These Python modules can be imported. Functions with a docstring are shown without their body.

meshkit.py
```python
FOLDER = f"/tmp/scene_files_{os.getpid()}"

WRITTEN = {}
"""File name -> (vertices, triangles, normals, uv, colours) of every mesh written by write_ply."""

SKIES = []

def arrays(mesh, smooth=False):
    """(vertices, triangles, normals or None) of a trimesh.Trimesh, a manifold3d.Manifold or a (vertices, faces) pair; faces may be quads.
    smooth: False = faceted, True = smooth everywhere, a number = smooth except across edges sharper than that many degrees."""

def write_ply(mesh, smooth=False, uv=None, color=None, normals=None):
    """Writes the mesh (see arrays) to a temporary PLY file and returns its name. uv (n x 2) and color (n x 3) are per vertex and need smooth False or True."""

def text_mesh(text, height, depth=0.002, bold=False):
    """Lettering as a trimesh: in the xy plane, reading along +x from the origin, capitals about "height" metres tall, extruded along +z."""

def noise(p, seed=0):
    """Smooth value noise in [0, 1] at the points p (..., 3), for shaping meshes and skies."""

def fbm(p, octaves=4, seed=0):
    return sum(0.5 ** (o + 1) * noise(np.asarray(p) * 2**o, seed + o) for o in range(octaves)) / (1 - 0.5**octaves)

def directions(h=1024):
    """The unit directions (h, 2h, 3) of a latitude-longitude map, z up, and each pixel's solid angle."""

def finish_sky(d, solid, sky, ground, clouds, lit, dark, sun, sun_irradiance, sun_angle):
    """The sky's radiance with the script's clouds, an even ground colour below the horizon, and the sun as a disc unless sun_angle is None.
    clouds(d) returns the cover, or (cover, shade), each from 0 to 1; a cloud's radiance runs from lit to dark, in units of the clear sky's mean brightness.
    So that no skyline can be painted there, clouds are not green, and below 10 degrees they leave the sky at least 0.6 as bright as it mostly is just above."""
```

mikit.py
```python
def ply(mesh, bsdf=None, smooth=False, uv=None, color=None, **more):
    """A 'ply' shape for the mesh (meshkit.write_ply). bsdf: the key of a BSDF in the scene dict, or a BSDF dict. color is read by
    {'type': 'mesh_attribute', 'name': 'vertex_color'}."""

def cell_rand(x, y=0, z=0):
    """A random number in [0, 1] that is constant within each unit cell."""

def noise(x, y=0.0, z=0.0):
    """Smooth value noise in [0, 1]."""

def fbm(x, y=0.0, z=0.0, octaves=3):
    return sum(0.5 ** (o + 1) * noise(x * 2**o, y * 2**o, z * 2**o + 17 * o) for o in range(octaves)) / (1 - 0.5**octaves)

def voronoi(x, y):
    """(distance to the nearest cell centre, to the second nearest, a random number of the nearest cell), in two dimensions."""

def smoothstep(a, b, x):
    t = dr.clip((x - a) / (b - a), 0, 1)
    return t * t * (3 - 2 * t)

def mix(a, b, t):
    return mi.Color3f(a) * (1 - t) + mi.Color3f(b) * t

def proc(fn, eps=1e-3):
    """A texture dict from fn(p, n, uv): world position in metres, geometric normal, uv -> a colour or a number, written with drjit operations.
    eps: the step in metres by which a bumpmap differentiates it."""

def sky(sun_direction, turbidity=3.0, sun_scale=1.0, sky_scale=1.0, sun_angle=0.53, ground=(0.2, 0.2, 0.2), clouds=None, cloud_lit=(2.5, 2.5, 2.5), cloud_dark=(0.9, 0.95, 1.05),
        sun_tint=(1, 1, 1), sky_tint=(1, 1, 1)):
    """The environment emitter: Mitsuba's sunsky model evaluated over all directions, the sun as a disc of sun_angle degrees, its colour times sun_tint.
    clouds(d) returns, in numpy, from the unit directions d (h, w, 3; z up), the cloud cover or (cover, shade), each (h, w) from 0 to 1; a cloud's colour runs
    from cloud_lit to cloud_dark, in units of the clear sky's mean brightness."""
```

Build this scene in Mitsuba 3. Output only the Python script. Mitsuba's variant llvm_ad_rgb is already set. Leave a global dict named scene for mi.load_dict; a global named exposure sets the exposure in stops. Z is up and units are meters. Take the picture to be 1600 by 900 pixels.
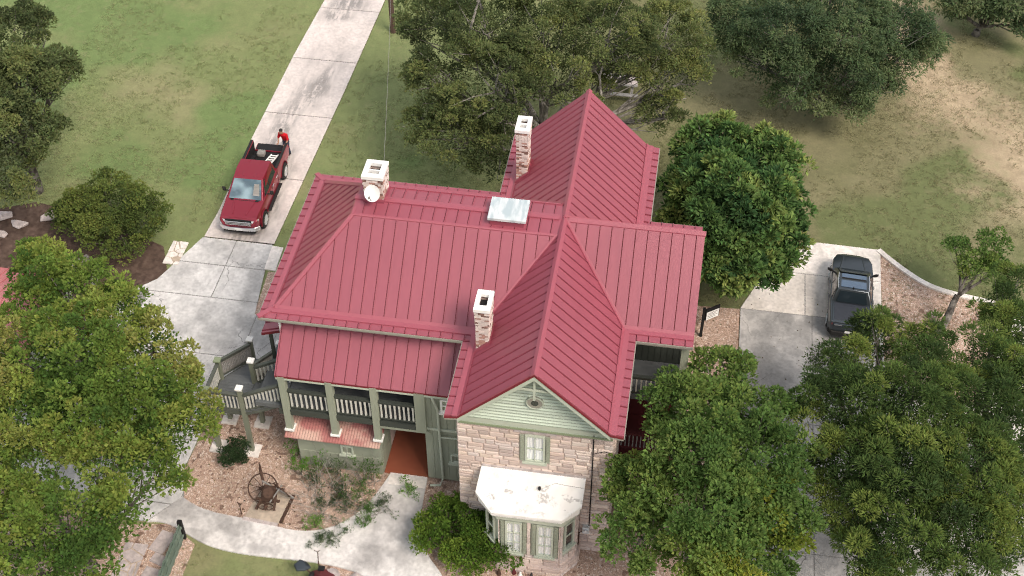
import math, numpy as np, trimesh, shapely, mitsuba as mi, mikit, meshkit, manifold3d as m3
import drjit as dr
from shapely.geometry import Polygon, box as sbox
from mikit import noise, fbm, voronoi, smoothstep, mix, cell_rand
TF = mi.ScalarTransform4f
scene, labels = {}, {}
# ------------------------------------------------------------------ camera, sky, exposure
YAW, PITCH = -0.1561, 0.7767
EYE = np.array([3.6955, -28.1191, 42.0])
FWD = np.array([math.sin(YAW) * math.cos(PITCH), math.cos(YAW) * math.cos(PITCH), -math.sin(PITCH)])
scene['camera'] = {'type': 'perspective', 'fov': math.degrees(2 * math.atan(800 / 2040.59)), 'fov_axis': 'x', 'near_clip': 0.5, 'far_clip': 1500.0,
                   'to_world': TF().look_at(origin=EYE.tolist(), target=(EYE + FWD).tolist(), up=[0, 0, 1])}
def cloud(d):
    n = meshkit.fbm(d * np.array([3.0, 3.0, 6.0]), 4, 3)
    return np.ones(d.shape[:2]), np.clip((n - .35) * 2.2, 0, 1) * .6
scene['sky'] = mikit.sky([0.58, -0.52, 0.92], turbidity=3, sun_scale=0.46, sun_angle=24, clouds=cloud, cloud_lit=(1.5, 1.53, 1.62), cloud_dark=(1.0, 1.04, 1.12), sun_tint=(.93, .98, 1.12))
exposure = 2.62

# ------------------------------------------------------------------ materials
def rgb(c): return {'type': 'rgb', 'value': list(map(float, c))}
def prin(name, c, rough=.6, spec=.5, metal=0., **k):
    scene[name] = {'type': 'twosided', 'm': {'type': 'principled', 'base_color': c if isinstance(c, dict) else rgb(c), 'roughness': rough, 'specular': spec, 'metallic': metal, **k}}
    return name
VC = {'type': 'mesh_attribute', 'name': 'vertex_color'}
prin('m_vc', VC, .8, .3)                       # stones, bricks, boards: colour per piece
scene['m_leaf'] = {'type': 'principledthin', 'base_color': VC, 'roughness': .5, 'diff_trans': 1.0, 'spec_trans': 0.0}
scene['m_leaf_gloss'] = {'type': 'principledthin', 'base_color': VC, 'roughness': .28, 'diff_trans': .4, 'spec_trans': 0.0, 'eta': 1.5}
prin('m_roof', mikit.proc(lambda p, n, uv: mix((.230, .050, .074), (.298, .069, .098), .65 * fbm(p.x * .6, p.y * .6, p.z * .6, 4) + .35 * fbm(p.x * 6, p.y * 1.2, p.z * 1.2, 3))), .42, .6, clearcoat=.5, clearcoat_gloss=.5)
prin('m_roof_under', (.15, .014, .022), .7)
prin('m_joint', (.24, .235, .23), .95, .2)
prin('m_roof_cap', (.295, .066, .094), .42, .6, clearcoat=.5, clearcoat_gloss=.5)
prin('m_trim', (.41, .45, .375), .6)
prin('m_fascia', (.27, .26, .225), .6)
prin('m_trim_dark', (.20, .24, .15), .6)
prin('m_green', mikit.proc(lambda p, n, uv: mix((.225, .25, .195), (.30, .325, .255), fbm(p.x * 2.5, p.y * 2.5, p.z * .5, 3))), .65)
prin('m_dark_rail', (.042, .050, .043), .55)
prin('m_stair', mikit.proc(lambda p, n, uv: mix((.055, .064, .054), (.105, .115, .098), fbm(p.x * 3, p.y * 3, p.z * 3, 3))), .65)
prin('m_post', mikit.proc(lambda p, n, uv: mix((.135, .15, .112), (.20, .215, .165), fbm(p.x * 3, p.y * 3, p.z, 3))), .65)
prin('m_deck', mikit.proc(lambda p, n, uv: mix((.075, .083, .088), (.125, .135, .14), fbm(p.x * 2, p.y * 5, p.z, 3))), .65)
prin('m_baluster', (.50, .50, .46), .6)
prin('m_white', (.78, .78, .76), .5)
prin('m_mortar', mikit.proc(lambda p, n, uv: mix((.48, .39, .355), (.60, .51, .47), fbm(p.x * 3, p.y * 3, p.z * 3, 3))), .9, .2)
prin('m_dark', (.012, .012, .013), .7, .3)
prin('m_rubber', (.018, .018, .018), .75, .3)
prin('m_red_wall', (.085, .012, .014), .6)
prin('m_red_floor', mikit.proc(lambda p, n, uv: mix((.24, .062, .032), (.33, .105, .06), fbm(p.x * 1.5, p.y * 1.5, 0, 4))), .55)
prin('m_galv', mikit.proc(lambda p, n, uv: mix((.42, .50, .53), (.66, .70, .71), smoothstep(.35, .65, fbm(p.x * 5, p.y * 1.6, p.z, 4)))), .45, .5, .2)
prin('m_bark', mikit.proc(lambda p, n, uv: mix((.055, .048, .042), (.20, .185, .165), smoothstep(.3, .7, fbm(p.x * 7, p.y * 7, p.z * 3, 4)))), .9, .2)
prin('m_bark_pale', mikit.proc(lambda p, n, uv: mix((.14, .13, .115), (.36, .34, .31), smoothstep(.3, .7, fbm(p.x * 6, p.y * 6, p.z * 3, 4)))), .9, .2)
prin('m_rust', mikit.proc(lambda p, n, uv: mix((.03, .018, .014), (.105, .06, .042), fbm(p.x * 12, p.y * 12, p.z * 12, 3))), .8, .3)
prin('m_wood_grey', mikit.proc(lambda p, n, uv: mix((.16, .155, .145), (.34, .33, .315), fbm(p.x * 3, p.y * 14, p.z * 9, 4))), .85, .2)
prin('m_pole', mikit.proc(lambda p, n, uv: mix((.06, .035, .028), (.12, .085, .07), fbm(p.x * 9, p.y * 9, p.z * 1.5, 3))), .85, .2)
prin('m_chrome', (.75, .75, .76), .18, .5, 1.0)
prin('m_car_red', (.23, .008, .026), .26, .6, .4, clearcoat=1.0, clearcoat_gloss=.95)
prin('m_car_grey', (.050, .063, .075), .2, .6, .7, clearcoat=1.0, clearcoat_gloss=.95)
prin('m_car_glass', (.012, .018, .024), .06, .8)
prin('m_lamp', (.6, .62, .65), .15, .8)
prin('m_tail', (.25, .01, .01), .2, .8)
prin('m_red_cloth', (.52, .012, .020), .8, .2)
prin('m_skin', (.36, .20, .14), .6)
prin('m_hair', (.012, .010, .009), .6)
prin('m_jeans', (.05, .06, .09), .85, .2)
prin('m_tar', (.05, .04, .035), .9, .2)
scene['m_pane'] = {'type': 'thindielectric'}
prin('m_curtain', mikit.proc(lambda p, n, uv: mix((.62, .66, .69), (.88, .90, .90), .5 + .5 * dr.sin(p.x * 55 + fbm(p.x * 4, p.z * 2, 0, 2) * 6))), .9, .1)
def f_bayroof(p, n, uv):
    st = smoothstep(.58, .74, fbm(p.x * 2.2 + 3, p.y * 4.4, 0, 5)) * smoothstep(.35, .6, fbm(p.x * 16, p.y * 16, 0, 2)) * smoothstep(.9, .2, dr.abs(p.y + .35))
    return mix(mix((.79, .785, .77), (.66, .645, .62), fbm(p.x * 3, p.y * 3, 0, 4)), (.36, .35, .34), st * .8)
prin('m_bay_roof', mikit.proc(f_bayroof), .7, .3)

def f_lawn(p, n, uv):
    x, y = p.x, p.y
    big = fbm(x * .11 + 3.1, y * .11 + 1.7, 0, 3); mid = fbm(x * .45, y * .45 + 9, 0, 3); fine = fbm(x * 3.2, y * 3.2, 0, 3); vf = noise(x * 17, y * 17)
    west = smoothstep(2., -9., x)                                   # the lawn west of the house is watered and greener
    dry = smoothstep(.40, .64, big * .55 + mid * .45)
    lush = smoothstep(.55, .68, fbm(x * .16 + 40, y * .2 + 3, 0, 3))
    g = mix(mix(mix((.138, .140, .070), (.19, .18, .102), dry), (.130, .150, .068), lush), mix(mix((.172, .204, .090), (.232, .228, .122), smoothstep(.46, .72, big * .6 + mid * .4)), (.134, .192, .074), lush * .85), west)
    # bare, sandy worn ground running down the north-east edge
    cxl = 15.8 + 6.6 * smoothstep(38., 25., y)
    dd = dr.abs(x - cxl) / (2.2 + 1.8 * smoothstep(36., 28., y)) + (mid - .5) * 1.5 + (fine - .5) * .7
    bare = smoothstep(1.35, .2, dd) * smoothstep(20.5, 24.5, y)
    g = mix(g, mix((.34, .265, .18), (.47, .38, .265), fine), bare * .9)
    sp = smoothstep(.60, .8, fbm(x * 4 + 2, y * 4, 0, 3))
    g = mix(g, (.25, .215, .135), sp * .22)
    return g * (.80 + .24 * fine + .18 * vf)
prin('m_lawn', mikit.proc(f_lawn), .95, .1)
def f_gravel(p, n, uv):
    d1, d2, r = voronoi(p.x * 16, p.y * 16)
    c = mix(mix((.37, .255, .20), (.56, .425, .345), r), (.60, .51, .45), smoothstep(.82, .9, r))
    c = mix(c, (.15, .10, .08), smoothstep(.26, .08, d2 - d1) * .55)
    b = fbm(p.x * .8, p.y * .8 + 5, 0, 3); lf = smoothstep(.66, .76, noise(p.x * 7, p.y * 7) * .6 + fbm(p.x * 2, p.y * 2, 3, 2) * .4)
    return mix(c * (.78 + .5 * b), (.12, .07, .05), lf * .7)
prin('m_gravel', mikit.proc(f_gravel), .95, .15)
def f_mulch(p, n, uv):
    r = fbm(p.x * 6, p.y * 6, 0, 3)
    return mix((.045, .030, .024), (.15, .105, .085), r)
prin('m_mulch', mikit.proc(f_mulch), .95, .1)
def conc(c0, c1, dark, amt, sx=.5, sy=.5, th=(.45, .7), seed=0., crk=False):
    def f(p, n, uv):
        a = fbm(p.x * 1.6 + seed, p.y * 1.6, 0, 5); s = smoothstep(th[0], th[1], fbm(p.x * sx + seed, p.y * sy + 4, 0, 4)); gr = fbm(p.x * 9, p.y * 9, 0, 3)
        w = smoothstep(.52, .70, fbm(p.x * 2.3 + seed * 3, p.y * 1.5, 0, 4))
        c = mix(mix(mix(c0, c1, a), dark, s * amt), dark, w * amt * .45) * (.78 + .42 * gr)
        if crk:
            wx, wy = p.x * .30 + .5 * fbm(p.x * .9, p.y * .9, 5, 3) + seed, p.y * .26 + .5 * fbm(p.x * .9, p.y * .9, 9, 3)
            d1, d2, _ = voronoi(wx, wy)
            c = mix(c, (.13, .125, .12), smoothstep(.010, .003, d2 - d1) * smoothstep(.40, .55, fbm(p.x * .3, p.y * .3, 7, 2)) * .8)
        return c
    return mikit.proc(f)
def f_drive(p, n, uv):
    a = fbm(p.x * 1.6, p.y * 1.2, 0, 4); gr = fbm(p.x * 9, p.y * 9, 0, 3); st = fbm(p.x * 7, p.y * 1.3 + 2, 0, 4)
    mid_ = smoothstep(1.5, .2, dr.abs(p.x + 16.15 + .25 * dr.sin(p.y * .6)) + (a - .5) * .9) * smoothstep(.42, .60, fbm(p.x * .4, p.y * .33 + 1, 0, 2) * .8 + a * .2 + .06)
    grime = mid_ * smoothstep(.32, .62, st * .6 + gr * .4)
    return mix(mix((.50, .455, .43), (.66, .60, .57), a), (.20, .19, .185), grime * .8) * (.80 + .38 * gr)
prin('m_conc_drive', mikit.proc(f_drive), .85, .3)
prin('m_conc_old', conc((.47, .465, .46), (.68, .67, .66), (.25, .25, .25), .6, .55, .55, (.46, .72), 11., True), .85, .3)
_cp = conc((.56, .545, .535), (.72, .70, .685), (.30, .29, .285), .7, .5, .7, (.48, .68), 5.)
_cpf = list(mikit._FUNCTIONS.values())[-1]
def f_path(p, n, uv):        # trodden, dirty concrete towards the entry
    d = smoothstep(1.9, .5, dr.sqrt(dr.square((p.x + 5.1) / 1.0) + dr.square((p.y - .9) / 1.5)) + (fbm(p.x * 2, p.y * 2, 4, 4) - .5) * 1.4)
    return mix(_cpf(p, n, uv), (.27, .262, .262), d * .6 * (.6 + .6 * fbm(p.x * 8, p.y * 8, 1, 2)))
prin('m_conc_path', mikit.proc(f_path), .85, .3)
prin('m_conc_new', conc((.66, .625, .59), (.76, .72, .685), (.42, .39, .35), .5, .6, .6, (.5, .75), 7.), .85, .3)
prin('m_conc_grey', conc((.43, .42, .41), (.55, .535, .52), (.20, .20, .20), .75, .35, .30, (.47, .68), 8., True), .85, .3)
prin('m_pad', conc((.42, .35, .28), (.50, .42, .34), (.3, .25, .2), .4, 1, 1, (.5, .7), 1.), .85, .3)
prin('m_flag', conc((.40, .35, .34), (.54, .48, .47), (.25, .22, .21), .4, 2, 2, (.5, .7), 3.), .85, .3)

# ------------------------------------------------------------------ helpers
_count = {}
def num(base):
    k = _count.get(base, 0); _count[base] = k + 1
    return base if k == 0 else f'{base}_{k:03d}'
def E(key, mesh, bsdf, smooth=False, color=None, **lab):
    """one entry of the scene; a repeat of a key gets the next number"""
    k = num(key)
    scene[k] = mikit.ply(mesh, bsdf, smooth, color=color)
    if lab: labels[k] = lab
    return k
def thing(key, label, category, group=None):
    k = num(key); labels[k] = {'label': label, 'category': category}
    if group: labels[k]['group'] = group
    return k
class MB:
    def __init__(s): s.v, s.f, s.c, s.n = [], [], [], 0
    def add(s, v, f, c=None):
        v = np.asarray(v, float); s.v.append(v); s.f.append(np.asarray(f, int) + s.n); s.n += len(v)
        s.c.append(np.tile(np.asarray(c if c is not None else (.5, .5, .5), float), (len(v), 1))); return s
    BF = np.array([[0, 2, 1], [0, 3, 2], [4, 5, 6], [4, 6, 7], [0, 1, 5], [0, 5, 4], [1, 2, 6], [1, 6, 5], [2, 3, 7], [2, 7, 6], [3, 0, 4], [3, 4, 7]])
    def hexa(s, p, c=None): return s.add(p, s.BF, c)         # 8 corners: 4 below, 4 above, counter-clockwise
    def box(s, x0, x1, y0, y1, z0, z1, c=None):
        return s.hexa([(x0, y0, z0), (x1, y0, z0), (x1, y1, z0), (x0, y1, z0), (x0, y0, z1), (x1, y0, z1), (x1, y1, z1), (x0, y1, z1)], c)
    def beam(s, p0, p1, w, h, up=(0, 0, 1), c=None):
        p0, p1 = np.asarray(p0, float), np.asarray(p1, float); d = (p1 - p0) / np.linalg.norm(p1 - p0)
        a = np.cross(d, up); a /= np.linalg.norm(a) + 1e-9; b = np.cross(a, d); a = a * w / 2; b = b * h / 2
        return s.hexa([p0 - a - b, p0 + a - b, p1 + a - b, p1 - a - b, p0 - a + b, p0 + a + b, p1 + a + b, p1 - a + b], c)
    def tube(s, pts, r, n=6, c=None, cap=True):
        p = np.asarray(pts, float); r = np.broadcast_to(r, (len(p),)); t = np.gradient(p, axis=0); t /= np.linalg.norm(t, axis=1, keepdims=True) + 1e-12
        a = np.cross(t, np.where(np.abs(t[:, 2:]) < .9, [0, 0, 1.], [1., 0, 0])); a /= np.linalg.norm(a, axis=1, keepdims=True) + 1e-12
        b = np.cross(t, a); ang = np.arange(n) * 2 * np.pi / n
        v = p[:, None] + r[:, None, None] * (np.cos(ang)[None, :, None] * a[:, None] + np.sin(ang)[None, :, None] * b[:, None])
        i, j = np.meshgrid(np.arange(len(p) - 1), np.arange(n), indexing='ij')
        q = np.stack([i * n + j, i * n + (j + 1) % n, (i + 1) * n + (j + 1) % n, (i + 1) * n + j], -1).reshape(-1, 4)
        f = np.vstack([q[:, [0, 1, 2]], q[:, [0, 2, 3]]]); v = v.reshape(-1, 3)
        if cap:
            k = len(v); v = np.vstack([v, p[0], p[-1]]); jj = np.arange(n); o = (len(p) - 1) * n
            f = np.vstack([f, np.stack([np.full(n, k), (jj + 1) % n, jj], 1), np.stack([np.full(n, k + 1), o + jj, o + (jj + 1) % n], 1)])
        return s.add(v, f, c)
    def ring(s, c, ax, R, r, n=24, m=6, a0=0, a1=2 * math.pi):
        ax = np.asarray(ax, float) / np.linalg.norm(ax); u = np.cross(ax, [.3, .2, .9]); u /= np.linalg.norm(u); w = np.cross(ax, u)
        t = np.linspace(a0, a1, n + 1)
        return s.tube([np.asarray(c) + R * (math.cos(q) * u + math.sin(q) * w) for q in t], r, m, cap=False)
    def slab(s, poly, zt, zb, c=None):
        """plan polygon (shapely or points) with top and bottom heights given as functions of x, y or numbers"""
        P = poly if isinstance(poly, Polygon) else Polygon(poly)
        P = shapely.geometry.polygon.orient(P.simplify(1e-4), 1.0)
        if P.is_empty or P.area < 1e-4: return s
        xy = np.array(P.exterior.coords)[:-1]; n = len(xy)
        tri = [t for t in shapely.constrained_delaunay_triangles(P).geoms]
        idx = {(round(a, 6), round(b, 6)): i for i, (a, b) in enumerate(xy)}
        fs = []
        for t in tri:
            tt = shapely.geometry.polygon.orient(t, 1.0); q = [idx[(round(a, 6), round(b, 6))] for a, b in list(tt.exterior.coords)[:-1]]; fs.append(q)
        fs = np.array(fs); F = lambda z: np.array([z(a, b) if callable(z) else z for a, b in xy])
        v = np.vstack([np.column_stack([xy, F(zb)]), np.column_stack([xy, F(zt)])])
        j = np.arange(n); k = (j + 1) % n
        f = np.vstack([fs[:, ::-1], fs + n, np.stack([j, k, k + n], 1), np.stack([j, k + n, j + n], 1)])
        return s.add(v, f, c)
    def mesh(s): return np.vstack(s.v), np.vstack(s.f)
    def col(s): return np.vstack(s.c)
def hull(points, r=0.0, sub=1):
    if r > 0:
        ico = trimesh.creation.icosphere(subdivisions=sub, radius=r).vertices
        points = (np.asarray(points, float)[:, None] + ico[None]).reshape(-1, 3)
    return m3.Manifold.hull_points([tuple(p) for p in np.asarray(points, float)])
def man(m): q = m.to_mesh(); return np.array(q.vert_properties[:, :3]), np.array(q.tri_verts)
def xf(mesh, loc=(0, 0, 0), rz=0.0):
    v, f = mesh; c, s = math.cos(rz), math.sin(rz)
    return np.asarray(v) @ np.array([[c, -s, 0], [s, c, 0], [0, 0, 1]]).T + np.asarray(loc), f
R = np.random.default_rng(7)
# ------------------------------------------------------------------ ground (sheets laid one above the other)
def struct(key, mesh, m, **k):
    return E(key, mesh, m, kind='structure', **k)
def grid_sheet(x0, x1, y0, y1, n, amp):
    X, Y = np.meshgrid(np.linspace(x0, x1, n), np.linspace(y0, y1, n), indexing='ij'); v = np.stack([X, Y, 0 * X], -1).reshape(-1, 3)
    i, j = np.meshgrid(np.arange(n - 1), np.arange(n - 1), indexing='ij'); a = i * n + j
    return v, np.vstack([np.stack([a, a + n, a + n + 1], -1).reshape(-1, 3), np.stack([a, a + n + 1, a + 1], -1).reshape(-1, 3)])
struct('lawn', grid_sheet(-400, 400, -300, 500, 9, 0), 'm_lawn')
def sheet(key, poly, z, m, thick=.01): return struct(key, MB().slab(poly, z, z - thick).mesh(), m)
GRAVEL = Polygon([(-14.4, .2), (-14.2, 4.6), (-13.9, 6.3), (-14.3, 13.4), (-10, 13.4), (-3, 12.4), (3.2, 12.4), (4.2, 14.2), (7.42, 14.35), (7.5, -9), (-7.6, -9), (-7.8, -1.3), (-12.6, -.6)])
sheet('gravel_bed', GRAVEL, .012, 'm_gravel', .03)
sheet('gravel_strip', [(-30, -9), (-12.75, -9), (-12.75, -1.6), (-14, -.85), (-16, -1.2), (-20, -.2), (-30, 0)], .012, 'm_gravel', .03)
sheet('gravel_island', [(13.82, 19.1), (15.0, 17.7), (16.7, 16.75), (18.1, 16.45), (18.3, 12), (17, 10), (13.7, 11)], .012, 'm_gravel', .03)
sheet('mulch_bed', [(-30, 15), (-27, 16.4), (-24, 16), (-19.7, 14.3), (-18.9, 12.6), (-20, 11.1), (-23, 10.1), (-30, 9.6)], .012, 'm_mulch', .03)
drive = [(-18.0, 15.25), (-17.9, 17.2), (-18.0, 23), (-17.9, 30.6), (-17.65, 36.4), (-17.4, 60), (-13.7, 60), (-14.13, 37), (-14.26, 27.9), (-14.43, 20.7), (-14.56, 15.22)]
DR = Polygon(drive)
SL = []
ys = [15.22, 20.0, 25.2, 30.3, 35.5, 60.5]
scene['driveway'] = mikit.ply(MB().slab(DR, .035, -.03).mesh(), 'm_tar'); labels['driveway'] = {'kind': 'structure'}
for a, b in zip(ys[:-1], ys[1:]):
    E('driveway__slab', MB().slab(DR.intersection(sbox(-30, a + .025, 0, b - .025)), .06, .03).mesh(), 'm_conc_drive')
PAD = Polygon([(-18.05, 15.18), (-18.6, 13.7), (-19.2, 12.1), (-20.5, 10.8), (-23, 9.9), (-27, 9.2), (-27, .4), (-19, .1), (-16, -.95), (-14.95, -.88), (-13.9, .5), (-14.35, 1.6), (-14.25, 4.6), (-13.85, 6.3), (-10.4, 6.6), (-10.4, 10.4), (-14.1, 10.6), (-14.46, 13.45), (-14.62, 15.16)])
scene['old_pad'] = mikit.ply(MB().slab(PAD, .045, -.03).mesh(), 'm_joint'); labels['old_pad'] = {'kind': 'structure'}
cuts = [(-19.3, .05, -14, 3.2), (-27.1, 0, -19.35, 9.99), (-19.3, 3.25, -14, 7.9), (-13.95, 6.0, -10, 11), (-19.3, 7.95, -14, 11.3), (-21, 11.35, -16.4, 13.4), (-16.35, 11.35, -14, 13.4), (-19, 13.46, -16.4, 15.3), (-16.35, 13.46, -14, 15.3), (-17, -1, -13.8, 0.0)]
for c in cuts:
    g = PAD.intersection(sbox(*c))
    if g.area > .05 and g.geom_type == 'Polygon': E('old_pad__slab', MB().slab(g, .055, .02).mesh(), 'm_conc_old')
sheet('pad_edging', [(-14.52, 13.5), (-14.6, 15.1), (-14.05, 15.05), (-13.98, 13.46)], .06, 'm_conc_new', .08)
def smooth_line(p, n=8):
    from scipy.interpolate import CubicSpline
    p = np.asarray(p, float); t = np.r_[0, np.cumsum(np.linalg.norm(np.diff(p, axis=0), axis=1))]
    return CubicSpline(t, p)(np.linspace(0, t[-1], n * (len(p) - 1) + 1))
po = smooth_line([(-13.95, .45), (-12.62, -.06), (-10.75, -.23), (-8.67, -.38), (-7.5, .15), (-6.5, 1.6), (-6.1, 2.82)])
pi_ = smooth_line([(-4.58, 2.82), (-4.5, 1.3), (-4.25, .1), (-3.7, -.9), (-3.1, -1.6), (-3.0, -3), (-3.4, -6)])
pj = smooth_line([(-5.0, -2.6), (-6.2, -1.95), (-7.8, -1.72), (-10.3, -1.76), (-12.67, -1.45), (-13.9, -.93), (-14.9, -.92)])
PATH = Polygon(list(po) + list(pi_) + [(-5.0, -6)] + list(pj)).buffer(0)
E('path', MB().slab(PATH, .07, -.03).mesh(), 'm_conc_path', kind='structure')
sheet('entry_slab', [(-6.1, 2.3), (-6.1, 2.86), (-4.6, 2.86), (-4.58, 2.3)], .078, 'm_conc_new', .02)
# right hand drive
RD = Polygon([(7.45, 14.4), (8.2, 16.2), (9.4, 18.4), (10.4, 19.35), (13.84, 19.27), (13.7, 14.6), (13.7, 11.2), (17.2, 10), (18.2, 12.2), (18.6, 14.6), (19.4, 16), (26, 15), (26, -12), (7.5, -12)])
scene['right_drive'] = mikit.ply(MB().slab(RD, .045, -.03).mesh(), 'm_joint'); labels['right_drive'] = {'kind': 'structure'}
for c, m in (((7, 14.38, 10.30, 17.05), 'm_conc_new'), ((10.34, 14.38, 14, 17.05), 'm_conc_new'), ((7, 17.09, 14, 20), 'm_conc_new'), ((7, 8.0, 10.60, 14.34), 'm_conc_grey'), ((10.64, 8.0, 13.9, 14.34), 'm_conc_grey'),
             ((7, 1.6, 10.60, 7.96), 'm_conc_grey'), ((10.64, 1.6, 17, 7.96), 'm_conc_grey'), ((7, -12, 10.6, 1.56), 'm_conc_grey'), ((10.64, -12, 17, 1.56), 'm_conc_grey'), ((17.04, -12, 26, 7.96), 'm_conc_grey'), ((13.95, 8.0, 26, 17), 'm_conc_new')):
    g = RD.intersection(sbox(*c))
    for q in getattr(g, 'geoms', [g]):
        if q.geom_type == 'Polygon' and q.area > .05: E('right_drive__slab', MB().slab(q, .06, .03).mesh(), m)
cl = smooth_line([(13.75, 19.25), (14.4, 18.5), (15.09, 17.82), (15.9, 17.2), (16.75, 16.86), (18.15, 16.58), (19.3, 16.3)])
CURB = shapely.LineString(cl).buffer(.13, cap_style=2)
E('kerb', MB().slab(CURB, .11, -.03).mesh(), 'm_conc_new', kind='structure')
for i, (x, y, w, d, a) in enumerate([(-14.0, -1.72, .62, .95, -.25), (-13.85, -2.5, .62, .42, -.3), (-13.9, -3.3, .75, .8, -.15)]):
    b = shapely.affinity.rotate(sbox(x - w / 2, y - d / 2, x + w / 2, y + d / 2), math.degrees(a))
    E('paving_stone', MB().slab(b, .06, 0).mesh(), 'm_flag', label=['large pale stepping slab nearest the curved path beside the green fence', 'small pale stepping slab between two larger slabs by the fence', 'pale stepping slab at the bottom edge left of the fence'][i], category='stepping stone')
# crazy paving at the bottom left and a rubble patch by the drive
rp = np.random.default_rng(3)
def crazy(key, x0, x1, y0, y1, n, z, m, label, cat):
    pts = rp.uniform((x0, y0), (x1, y1), (n, 2)); vor = shapely.voronoi_polygons(shapely.MultiPoint(pts), extend_to=sbox(x0, y0, x1, y1))
    t = thing(key, label, cat)
    E(t + '__bedding', MB().slab(sbox(x0, y0, x1, y1).buffer(-.05), z - .03, z - .06).mesh(), 'm_pad')
    for g in vor.geoms:
        g = g.intersection(sbox(x0, y0, x1, y1)).buffer(-.03).buffer(.0)
        if g.geom_type == 'Polygon' and g.area > .02: E(t + '__stone', MB().slab(g, z + rp.uniform(-.005, .015), z - .05).mesh(), m)
crazy('flagstone_path', -15.4, -14.45, -4.8, -1.9, 14, .06, 'm_flag', 'strip of irregular pinkish flagstones left of the stepping slabs', 'paving')
crazy('stone_slab_patch', -19.35, -18.55, 13.1, 14.7, 12, .09, 'm_conc_new', 'patch of broken white stone slabs at the corner of the driveway', 'paving')
for i, (x, y, s) in enumerate([(-28.2, 14.9, .8), (-27.0, 14.6, .5), (-25.9, 15.4, .9), (-27.6, 13.9, .35)]):
    q = rp.normal(size=(14, 3)) * [s * .42, s * .3, .10] ; q[:, 2] = np.abs(q[:, 2]) + .02
    E('boulder', xf(man(hull(q, .04)), (x, y, .02)), 'm_flag', label=['flat pinkish boulder at the left edge of the mulch', 'middle pinkish boulder by the mulch bed', 'flat boulder under the round dark bush', 'smallest pale rock in front of the boulders'][i], category='rock')

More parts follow.
